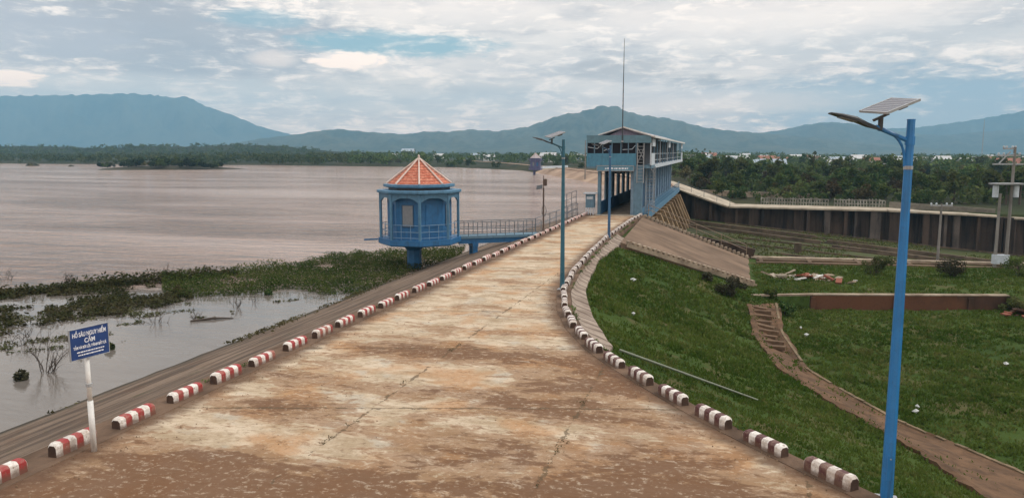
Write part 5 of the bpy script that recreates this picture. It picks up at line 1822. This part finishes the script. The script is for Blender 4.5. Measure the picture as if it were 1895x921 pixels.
def house(px, d, wd, h, wi, ri, label, zb=None):
    p = D(px, 300, d)
    z = float(zground(p.x, p.y)) if zb is None else zb
    a = YAW + random.uniform(-.35, .35)
    u, v = Vector((math.cos(a), math.sin(a), 0)), Vector((-math.sin(a), math.cos(a), 0))
    o = Vector((p.x, p.y, z))
    t = thing('house', label, 'house', o, 'houses of the town beyond the trees')
    dp = wd * .7
    Wq = lambda x, y, zz: o + u * x + v * y + Vector((0, 0, zz))
    mb = MB()
    q = [Wq(-wd / 2, -dp / 2, -.5), Wq(wd / 2, -dp / 2, -.5), Wq(wd / 2, dp / 2, -.5), Wq(-wd / 2, dp / 2, -.5)]
    mb.add(q + [x + Vector((0, 0, h + .5)) for x in q], [(0, 1, 5, 4), (1, 2, 6, 5), (2, 3, 7, 6), (3, 0, 4, 7), (4, 5, 6, 7)])
    rh = wd * .2
    mb.add([Wq(-wd / 2, -dp / 2, h), Wq(-wd / 2, dp / 2, h), Wq(-wd / 2, 0, h + rh), Wq(wd / 2, -dp / 2, h), Wq(wd / 2, dp / 2, h), Wq(wd / 2, 0, h + rh)], [(0, 2, 1), (3, 4, 5)])
    link('wall', mb, WALLS[wi], t)
    e = .5
    rf = MB()
    pts = [Wq(-wd / 2 - e, -dp / 2 - e, h - .15), Wq(wd / 2 + e, -dp / 2 - e, h - .15), Wq(wd / 2 + e, 0, h + rh + .08), Wq(-wd / 2 - e, 0, h + rh + .08), Wq(wd / 2 + e, dp / 2 + e, h - .15), Wq(-wd / 2 - e, dp / 2 + e, h - .15)]
    rf.add(pts + [x + Vector((0, 0, .14)) for x in pts], [(6, 7, 8, 9), (9, 8, 10, 11), (3, 2, 1, 0), (5, 4, 2, 3), (0, 1, 7, 6), (4, 5, 11, 10)])
    link('roof', rf, ROOFS[ri], t)
    n = max(2, int(wd / 3))
    for i in range(n):
        x = (-.5 + (i + .5) / n) * wd
        if i == n // 2:
            link('door', MB().bar(Wq(x - .5, -dp / 2 - .03, 1.05), Wq(x + .5, -dp / 2 - .03, 1.05), .08, 2.1), BLUE_GREY, t)
        else:
            link('window', MB().bar(Wq(x - .6, -dp / 2 - .03, 1.7), Wq(x + .6, -dp / 2 - .03, 1.7), .08, 1.3), GLASS, t)
    return t


RW = ['pale roofed', 'blue grey roofed', 'red roofed']
WW = ['white walled', 'cream walled', 'grey walled']
rh_ = random.Random(77)
for i in range(64):
    px = rh_.uniform(1395, 1920) if i < 34 or i >= 44 else rh_.uniform(1290, 1400)
    if i < 34 and rh_.random() < .35:
        px = rh_.uniform(1480, 1600)
    d = rh_.uniform(420, 760) if i < 44 else rh_.uniform(300, 430)
    wi, ri = rh_.choice([0, 0, 1, 2]), rh_.choice([0, 0, 0, 1, 2])
    wd = rh_.uniform(5, 10.5)
    where = 'left of the lamp panel' if px < 1560 else ('beneath the lamp panel' if px < 1690 else 'right of the tall lamp')
    size = 'small' if wd < 7 else ('mid-sized' if wd < 9 else 'long')
    p = D(px, 300, d)
    house(px, d, wd, rh_.uniform(2.6, 3.6), wi, ri, f'{size} {WW[wi]} {RW[ri]} house among far trees {where}', float(zground(p.x, p.y)) + rh_.uniform(-.4, 1.0) + max(0, d - 400) * .004 + (1.2 if i >= 44 else 0))
for i, (px, d, wd, h, wi, ri, lb_) in enumerate(((905, 560, 14, 3.2, 0, 0, 'white gabled house on the far shore left of the small pavilion'), (1015, 500, 18, 4.5, 0, 0, 'long white house behind the small distant pavilion'),
                                             (1066, 620, 16, 3.2, 0, 0, 'long white house on the hill just left of the gatehouse'), (728, 640, 12, 3.0, 0, 0, 'small white house on far shore left of orange roof'),
                                             (756, 700, 20, 7, 2, 1, 'tall grey building above the orange pavilion roof'), (812, 620, 14, 2.6, 0, 0, 'low white shed on far shore right of orange roof'), (1045, 560, 10, 4, 0, 1, 'small white house seen between teal lamp and gatehouse'),
                                             (880, 720, 14, 4, 1, 1, 'cream house with blue grey roof far beyond the lake'))):
    p = D(px, 300, d)
    house(px, d, wd * .55, h * .8, wi, ri, lb_, float(zground(p.x, p.y)) + 1.0)

# ------------------------------------------------------------------ islands
def mound(px0, px1, py, label, name, hh, m):
    a, b = P(px0, py, -2), P(px1, py, -2)
    c = (a + b) / 2
    L = (b - a).length / 2
    u = (b - a).normalized()
    v = Vector((-u.y, u.x, 0))
    rows = []
    N = 26
    for i in range(N + 1):
        th = 2 * math.pi * i / N
        k_ = 1 + 0.14 * math.sin(3 * th + 1) + 0.1 * math.sin(5 * th)
        rows.append([tuple(c + u * (L * s * k_ * math.cos(th)) + v * (L * .55 * s * k_ * math.sin(th)) + Vector((0, 0, -0.35 + hh * (1 - s ** 2)))) for s in (0.02, .3, .55, .75, .9, 1.0)])
    o = link(name, MB().sheet(rows), m, smooth=True)
    return tag(o, label, 'island', kind='structure'), c, u, v, L


EARTH = concrete('island earth', (0.045, 0.038, 0.022), (0.022, 0.026, 0.012), 0.6, 0.1)
o, c, u, v, L = mound(166, 438, 313, 'scrubby island in the lake', 'island', 2.0, EARTH)
ri_ = random.Random(5)
for i in range(34):
    s, q = ri_.uniform(-.85, .8), ri_.uniform(-.35, .2)
    p = c + u * (L * s) + v * (L * q)
    ki = ri_.choice([7, 7, 7, 6, 7, 5])
    side = 'left end' if s < -.3 else ('middle' if s < .3 else 'right end')
    place_tree(ki, p.x, p.y, -1.5 + 1.2 * (1 - s * s), ri_.uniform(.55, 1.25) * (1.2 - .5 * abs(s)), f'{KIND_WORDS[ki]} on the {side} of the lake island', 'bushes on the lake island')
mound(46, 72, 307, 'tiny islet left of the scrubby island', 'islet', 2.4, EARTH)
o, c2, u2, v2, L2 = mound(124, 138, 308, 'smallest islet', 'islet', 1.2, EARTH)
place_tree(6, P(57, 308, -2).x, P(57, 308, -2).y, -1.6, 0.6, 'lone dry bush on the tiny islet left in the lake', None)

# shrubs near the spillway
def shrub(px, py, z, s, ki, label, m=None, sz=None):
    p = Pg(px, py, z)
    z = dz(p)
    r = np.random.default_rng(int(px))
    t = thing('shrub', label, 'shrub', (p.x, p.y, z))
    mb = MB()
    cs, rad = [], []
    for i in range(12):
        a = r.uniform(0, 6.28)
        q = (p.x + math.cos(a) * s * r.uniform(.1, .9), p.y + math.sin(a) * s * r.uniform(.1, .6), z + s * r.uniform(.2, .95))
        cs.append(q)
        rad.append(s * r.uniform(.2, .38))
        mb.tube([(p.x + math.cos(a) * .1, p.y, z - .1), ((p.x + q[0]) / 2 + r.normal() * .05, (p.y + q[1]) / 2, z + (q[2] - z) * .6), q], [.03, .02, .008], 5)
    link('stem', mb, TWIG, t)
    quad_obj('foliage', leaf_cloud(r, cs, rad, 1500, .075, .8), m or LEAF_MID, t)


shrub(1352, 548, -3.7, 1.15, 5, 'grey green leafy shrub at the lower end of brown paved slope', LEAF_GREY)
shrub(1305, 520, -3.2, 0.5, 5, 'small grey green shrub beside the steps on the grass slope', LEAF_GREY)
shrub(1618, 508, -3.5, 1.3, 5, 'dark green bush on the terrace left of the blue lamp post', LEAF_DARK)
shrub(1765, 512, -3.5, 1.35, 5, 'pale leafy bush on the terrace below the short utility pole', LEAF_GREY)
shrub(1425, 553, -4.0, .6, 5, 'low scrub growing against the left end of the low wall', LEAF_MID)
shrub(1455, 583, -4.2, 0.7, 5, 'small green bush at the head of the drain', LEAF_MID)
shrub(1868, 575, -4.2, 1.0, 5, 'dark bush at the right end of the low brown wall', LEAF_DARK)
shrub(1490, 452, -6.6, 0.9, 5, 'small bush growing from a sill in the spillway', LEAF_DRY)
shrub(1890, 510, -3.5, 1.6, 5, 'leafy bush by the right foot of the twin utility pole', LEAF_MID)

# ------------------------------------------------------------------ grass on slope and meadow
def grass():
    r = np.random.default_rng(99)
    N = 230000
    x = r.uniform(5, 58, N)
    y = r.uniform(-6, 62, N)
    dist = np.hypot(x - CX, y - CY)
    keep = (x > xr(y) + 0.45) & (r.uniform(0, 1, N) < np.clip(26 / dist, 0, 1) ** 1.1)
    apx = np.interp(y, ap_y, ap_x, left=-1, right=-1)
    keep &= ~((y > 13) & (y < 45.5) & (x < np.maximum(apx, xr(y) + 0.4) + 0.03))
    # leave the paved slope, drain, wall and terrace strips free
    sy_ = 40.8 + (x - 6.0) / (14.75 - 6.0) * 4.8
    keep &= ~((x < 15.05) & (y > sy_ - 0.75) & (y < 62))
    lx = np.interp(y, [p.y for p in L_[::-1]], [p.x for p in L_[::-1]])
    rx = np.interp(y, [p.y for p in R_[::-1]], [p.x for p in R_[::-1]])
    inside = (x > lx - .05) & (x < rx + .05) & (y < L_[0].y)
    edge_d = np.minimum(x - lx, rx - x)
    keep &= ~(inside & (r.uniform(0, 1, N) > np.clip(.95 - edge_d * 1.7 + .4 * wob(x, y, 1.9, 7.), .05, 1)))
    keep &= ~((x > 15) & (y > near_wall_y(x) - 3.5))
    wy = wa.y + (x - wa.x) * (wb.y - wa.y) / (wb.x - wa.x)
    keep &= ~((np.abs(y - wy) < .5) & (x > wa.x) & (x < wb.x))
    x, y, dist = x[keep], y[keep], dist[keep]
    clump = 0.5 + 0.5 * wob(x, y, 1.1, .4) + 0.35 * wob(x, y, 3.1, 2.2)
    kk = r.uniform(0, 1, len(x)) < np.clip(0.45 + 0.6 * clump, .15, 1)
    kk &= ~((wob(x, y, .42, 9.) + .7 * wob(x, y, 1.3, 4.) > .72) & (r.uniform(0, 1, len(x)) > .12))
    x, y, dist, clump = x[kk], y[kk], dist[kk], clump[kk]
    z = zground(x, y)
    n = len(x)
    vs = []
    for b in range(3):
        a = r.uniform(0, 6.28, n)
        h = (0.045 + 0.075 * r.uniform(0, 1, n) + 0.09 * np.clip(clump - .5, 0, 1)) * np.clip(dist / 24, .8, 1.5)
        wd = 0.013 * np.clip(dist / 11, 1, 4.0) * r.uniform(.6, 1.5, n)
        ox, oy = r.normal(size=n) * .07, r.normal(size=n) * .07
        lean = r.uniform(.2, 1.0, n) * h
        bx, by = x + ox, y + oy
        dx, dy = np.cos(a), np.sin(a)
        tx, ty = bx + np.cos(a * 3) * lean, by + np.sin(a * 3) * lean
        v = np.stack([np.stack([bx - dx * wd, by - dy * wd, z - .03], 1), np.stack([bx + dx * wd, by + dy * wd, z - .03], 1),
                      np.stack([(bx + tx) / 2 + dx * wd * .9, (by + ty) / 2 + dy * wd * .9, z + h * .72], 1), np.stack([tx, ty, z + h], 1)], 1)
        vs.append(v.reshape(-1, 3))
    tag(quad_obj('grass', np.concatenate(vs), GRASSM), 'short dark green grass on dam slope and meadow', 'grass', kind='stuff')
    # broad leaved weeds in patches
    N = 9000
    x, y = r.uniform(6, 45, N), r.uniform(2, 60, N)
    m_ = (x > xr(y) + 1.2) & (wob(x, y, .55, 5.0) + .6 * wob(x, y, 1.7, 3.0) > .55)
    apx = np.interp(y, ap_y, ap_x, left=-1, right=-1)
    m_ &= ~((y > 13) & (y < 45.5) & (x < apx + .2))
    sy_ = 40.8 + (x - 6.0) / (14.75 - 6.0) * 4.8
    m_ &= ~((x < 15.4) & (y > sy_ - 1.0))
    lx = np.interp(y, [p.y for p in L_[::-1]], [p.x for p in L_[::-1]])
    rx = np.interp(y, [p.y for p in R_[::-1]], [p.x for p in R_[::-1]])
    m_ &= ~((x > lx) & (x < rx) & (y < 47))
    x, y = x[m_], y[m_]
    c = np.repeat(np.stack([x, y, zground(x, y) + .1], 1), 5, 0)
    c += r.normal(size=c.shape) * np.array([.14, .14, .07])
    tag(quad_obj('weeds', quads(r, c, np.tile([0, 0, 1.0], (len(c), 1)), .05, .6), leafmat('broad weeds', (0.05, 0.085, 0.022), (0.075, 0.11, 0.03), (0.11, 0.13, 0.05), 0.8)), 'patches of broad leaved weeds in the grass', 'weeds', kind='stuff')


grass()


# ------------------------------------------------------------------ water plants
def in_poly(x, y, poly):
    ins = np.zeros(len(x), bool)
    n = len(poly)
    for i in range(n):
        x1, y1 = poly[i]
        x2, y2 = poly[(i + 1) % n]
        c = ((y1 > y) != (y2 > y)) & (x < (x2 - x1) * (y - y1) / (y2 - y1 + 1e-9) + x1)
        ins ^= c
    return ins


def water_belt(px_poly, n, seed, dense, size, hmax):
    r = np.random.default_rng(seed)
    poly = [P(a, b, -2)[:2] for a, b in px_poly]
    xs_, ys_ = [p[0] for p in poly], [p[1] for p in poly]
    x, y = r.uniform(min(xs_), max(xs_), n), r.uniform(min(ys_), max(ys_), n)
    k_ = in_poly(x, y, poly)
    x, y = x[k_], y[k_]
    c = wob(x, y, .8, seed) + .7 * wob(x, y, 2.3, seed + 1.)
    k_ = c > dense
    x, y, c = x[k_], y[k_], c[k_]
    cs = np.stack([x, y, -2 + r.uniform(0.0, 1, len(x)) ** 1.5 * hmax * np.clip(.5 + .5 * (c - dense), .2, 1.3)], 1)
    return quads(r, cs, np.tile([0, 0, .6], (len(cs), 1)), size, .5)


outer = [(0, 540), (100, 532), (200, 523), (300, 512), (400, 506), (480, 497), (560, 487), (600, 475), (660, 468), (740, 466), (820, 462), (858, 458)]
inner_dense = [(852, 478), (800, 490), (745, 512), (700, 530), (655, 552), (600, 546), (540, 534), (470, 545), (400, 548), (330, 552), (300, 540)]
b1 = water_belt([(300, 514), (400, 506), (480, 497), (560, 487), (600, 476), (660, 468), (740, 466), (820, 462), (862, 457)] + inner_dense, 80000, 4, -.6, .07, .5)
tag(quad_obj('water_hyacinth', b1, WEED_M), 'dense green belt of water plants between open lake and inlet', 'water plants', kind='stuff')
b2 = water_belt([(-60, 545), (0, 540), (100, 532), (200, 523), (330, 512), (360, 552), (250, 582), (150, 590), (60, 606), (-60, 640)], 44000, 9, -.12, .085, .32)
b2b = water_belt([(-60, 545), (0, 540), (100, 532), (200, 523), (330, 512), (420, 505), (480, 497), (480, 500), (420, 512), (330, 522), (200, 533), (100, 543), (0, 552)], 26000, 19, -.25, .10, .65)
tag(quad_obj('withered_water_plants', np.concatenate([b2, b2b]), WEED_DRY), 'patchy withered water plants at the left end of the belt', 'water plants', kind='stuff')
b3 = water_belt([(-60, 590), (150, 575), (330, 552), (480, 540), (560, 552), (480, 575), (330, 600), (200, 650), (60, 690), (-60, 720)], 26000, 14, .42, .075, .10)
tag(quad_obj('floating_weed', b3, leafmat('floating weed', (0.05, 0.055, 0.025), (0.07, 0.07, 0.035), (0.10, 0.09, 0.05), .6)), 'loose rafts of weed floating in the inlet', 'water plants', kind='stuff')


def dead_shrub(px, py, h, n, seed, label, spread=.6, leaf=0):
    p = P(px, py, -2.05)
    r = random.Random(seed)
    mb = MB()

    def grow(a, d, L, rad, lv):
        b = a + d * L
        m_ = a.lerp(b, .5) + Vector((r.gauss(0, .06), r.gauss(0, .06), r.gauss(0, .03))) * L
        mb.tube([a, m_, b], [rad, rad * .8, rad * .5], 4)
        if lv > 0:
            for _ in range(r.choice([2, 3])):
                nd = (d + Vector((r.gauss(0, .55), r.gauss(0, .55), r.gauss(.1, .3)))).normalized()
                grow(a.lerp(b, r.uniform(.45, 1)), nd, L * r.uniform(.45, .75), rad * .6, lv - 1)
    for i in range(n):
        a = r.uniform(0, 6.28)
        d = Vector((math.cos(a) * spread * r.random(), math.sin(a) * spread * r.random(), 1)).normalized()
        grow(p + Vector((r.gauss(0, .12), r.gauss(0, .12), -.3)), d, h * r.uniform(.35, .6) + .2, .016, 2)
    t = thing('dead_shrub', label, 'dead shrub', p, 'dead shrubs standing in the water')
    link('branches', mb, TWIG, t)
    if leaf:
        rg = np.random.default_rng(seed)
        quad_obj('leaves', leaf_cloud(rg, [(p.x, p.y, p.z + h * .35)], [h * .45], leaf, .045), WEED_DRY, t)
    return t


dead_shrub(88, 690, 1.5, 11, 1, 'biggest bare shrub in the inlet, left of the warning sign')
dead_shrub(40, 640, 1.1, 6, 2, 'thin bare shrub at the left edge of the inlet', .8)
dead_shrub(150, 640, 0.9, 5, 3, 'bare twigs in the water right behind the warning board', .8)
dead_shrub(312, 520, 1.4, 8, 4, 'pale bare shrub on the outer edge of the weed belt', .9)
dead_shrub(130, 530, 1.2, 5, 5, 'dark leafy shrub at the left end of the weed belt', .5, 160)
dead_shrub(290, 600, .8, 5, 6, 'low bare branches in mid inlet left of the floating log', 1.2)
dead_shrub(360, 592, .7, 4, 7, 'small upright twigs at the end of the floating log', .5)
dead_shrub(440, 572, .8, 5, 8, 'thin upright twigs at the inner edge of the weed belt', .4)
dead_shrub(470, 562, .6, 3, 9, 'short dark twigs alone in the open inlet', .4)
dead_shrub(12, 520, 1.0, 6, 10, 'bare shrub at the far left edge of the weed belt', .7)
dead_shrub(215, 585, .6, 5, 11, 'sparse twigs in the thin floating weed', .9)
a, b = P(352, 594, -1.98), P(432, 588, -1.98)
tag(link('floating_log', MB().tube([a, a.lerp(b, .5) + Vector((0, .1, .05)), b], [.05, .06, .02], 7), TWIG, loc=a), 'dark half sunk log floating in the inlet', 'log')


def tuft(px, py, h, label, m, n=240):
    p = P(px, py, -2.0)
    r = np.random.default_rng(int(px))
    a = r.uniform(0, 6.28, n)
    q = r.uniform(0, 1, n) ** .6 * h * .55
    c = np.stack([p.x + np.cos(a) * q, p.y + np.sin(a) * q, -2 + r.uniform(0, 1, n) * h * (1 - q / h)], 1)
    o = quad_obj('water_tuft', quads(r, c, np.tile([0, 0, .4], (n, 1)), .07, .4), m, loc=p)
    tag(o, label, 'water plant')


tuft(40, 702, .42, 'round green tuft in the water at left of the inlet', LEAF_GREY, 260)
tuft(203, 646, .35, 'bright green tuft in the water just behind the warning sign', WEED_M, 300)
tuft(497, 545, .4, 'green tuft hanging off the inner edge of weed belt', WEED_M)
tuft(330, 545, .6, 'dark clump of water plants mid belt', LEAF_DRY, 420)

# grass tufts along the waterline of the slope
r = np.random.default_rng(5)
N = 2600
y = r.uniform(2, 40, N)
k_ = wob(y, y * .3, .8, 1.) + .4 * wob(y, y, 3., 2.) > .35
y = y[k_]
zz = -1.9 + np.abs(r.normal(size=len(y))) * .22
x = -0.6 - (-zz) / 2.9 * 9.6
c = np.stack([x, y, zz + .05 + r.uniform(0, .12, len(y))], 1)
tag(quad_obj('waterline_weeds', quads(r, c, np.tile([0, 0, .4], (len(c), 1)), .07, .4), LEAF_DRY), 'sparse weeds along the waterline of the slope', 'weeds', kind='stuff')


# grit and pebbles on the slabs, weeds in the joints and at the foot of the kerbs
r = np.random.default_rng(61)
N = 5200
y = r.uniform(-2, 26, N)
u = r.beta(.45, .45, N)
x = .3 + u * (xr(y) - .6)
keep = r.uniform(0, 1, N) < np.clip(.25 + .6 * wob(x, y, 1.2, 3.) + np.where(np.minimum(u, 1 - u) < .06, .5, 0), 0, 1)
x, y = x[keep], y[keep]
mb = MB()
for px_, py_ in zip(x, y):
    q = .006 + .02 * r.random() ** 3
    h = .01 + q * .7
    a = r.uniform(0, 6.28)
    pts = [(px_ + q * math.cos(a + i * 1.57) * r.uniform(.6, 1.2), py_ + q * math.sin(a + i * 1.57) * r.uniform(.6, 1.2), .008) for i in range(4)] + [(px_, py_, h + .012)]
    mb.add(pts, [(0, 1, 4), (1, 2, 4), (2, 3, 4), (3, 0, 4)])
tag(link('gravel', mb, concrete('grit', (0.24, 0.16, 0.10), (0.09, 0.055, 0.035), 0.5, 9.0)), 'loose grit and pebbles scattered on the road slabs', 'gravel', kind='stuff')


def sprigs(xs_, ys_, zs_, per, size, m, name, label):
    c = np.repeat(np.stack([xs_, ys_, zs_], 1), per, 0)
    c = c + r.normal(size=c.shape) * np.array([.05, .05, .02]) + np.array([0, 0, .03])
    tag(quad_obj(name, quads(r, c, np.tile([0, 0, .5], (len(c), 1)), size, .3), m), label, 'weeds', kind='stuff')


jx, jy = [], []
for x0, y0, y1, n in ((9.55, 1.5, 7.0, 46), (4.80, 0.8, 11.5, 40)):
    yy_ = r.uniform(y0, y1, n)
    k_ = wob(yy_, yy_ * .7, 1.7, 2.) > -.1
    jx += list(x0 + r.normal(size=n)[k_] * .05)
    jy += list(yy_[k_])
sprigs(np.array(jx), np.array(jy), np.full(len(jx), .015), 7, .022, LEAF_DRY, 'joint_weeds', 'small dry weeds growing in the joints of the road slabs')
yk = r.uniform(-1, 58, 900)
k_ = wob(yk, yk * .3, 1.3, 5.) > .0
yl = yk[k_]
side = r.uniform(0, 1, len(yl)) < .4
xl = np.where(side, r.normal(size=len(yl)) * .06 - .24, xr(yl) + .27 + np.abs(r.normal(size=len(yl))) * .06)
sprigs(xl, yl, np.full(len(yl), .02), 6, .035, LEAF_MID, 'kerb_weeds', 'small weeds at the foot of the kerb blocks')

# grass grown over the spillway floor
r = np.random.default_rng(71)
N = 26000
x = r.uniform(6, 70, N)
y = r.uniform(64, 119, N)
keep = wob(x, y, .16, 3.) + .6 * wob(x, y, .5, 1.) > -.05
x, y = x[keep], y[keep]
c = np.stack([x, y, -5.0 - (x - 5) * .085 + r.uniform(0, .28, len(x))], 1)
tag(quad_obj('spillway_grass', quads(r, c, np.tile([0, 0, .5], (len(c), 1)), .16, .4), leafmat('spillway grass blades', (0.055, 0.072, 0.016), (0.095, 0.105, 0.028), (0.12, 0.11, 0.045), .25, .3)), 'olive grass grown over the spillway floor', 'grass', kind='stuff')
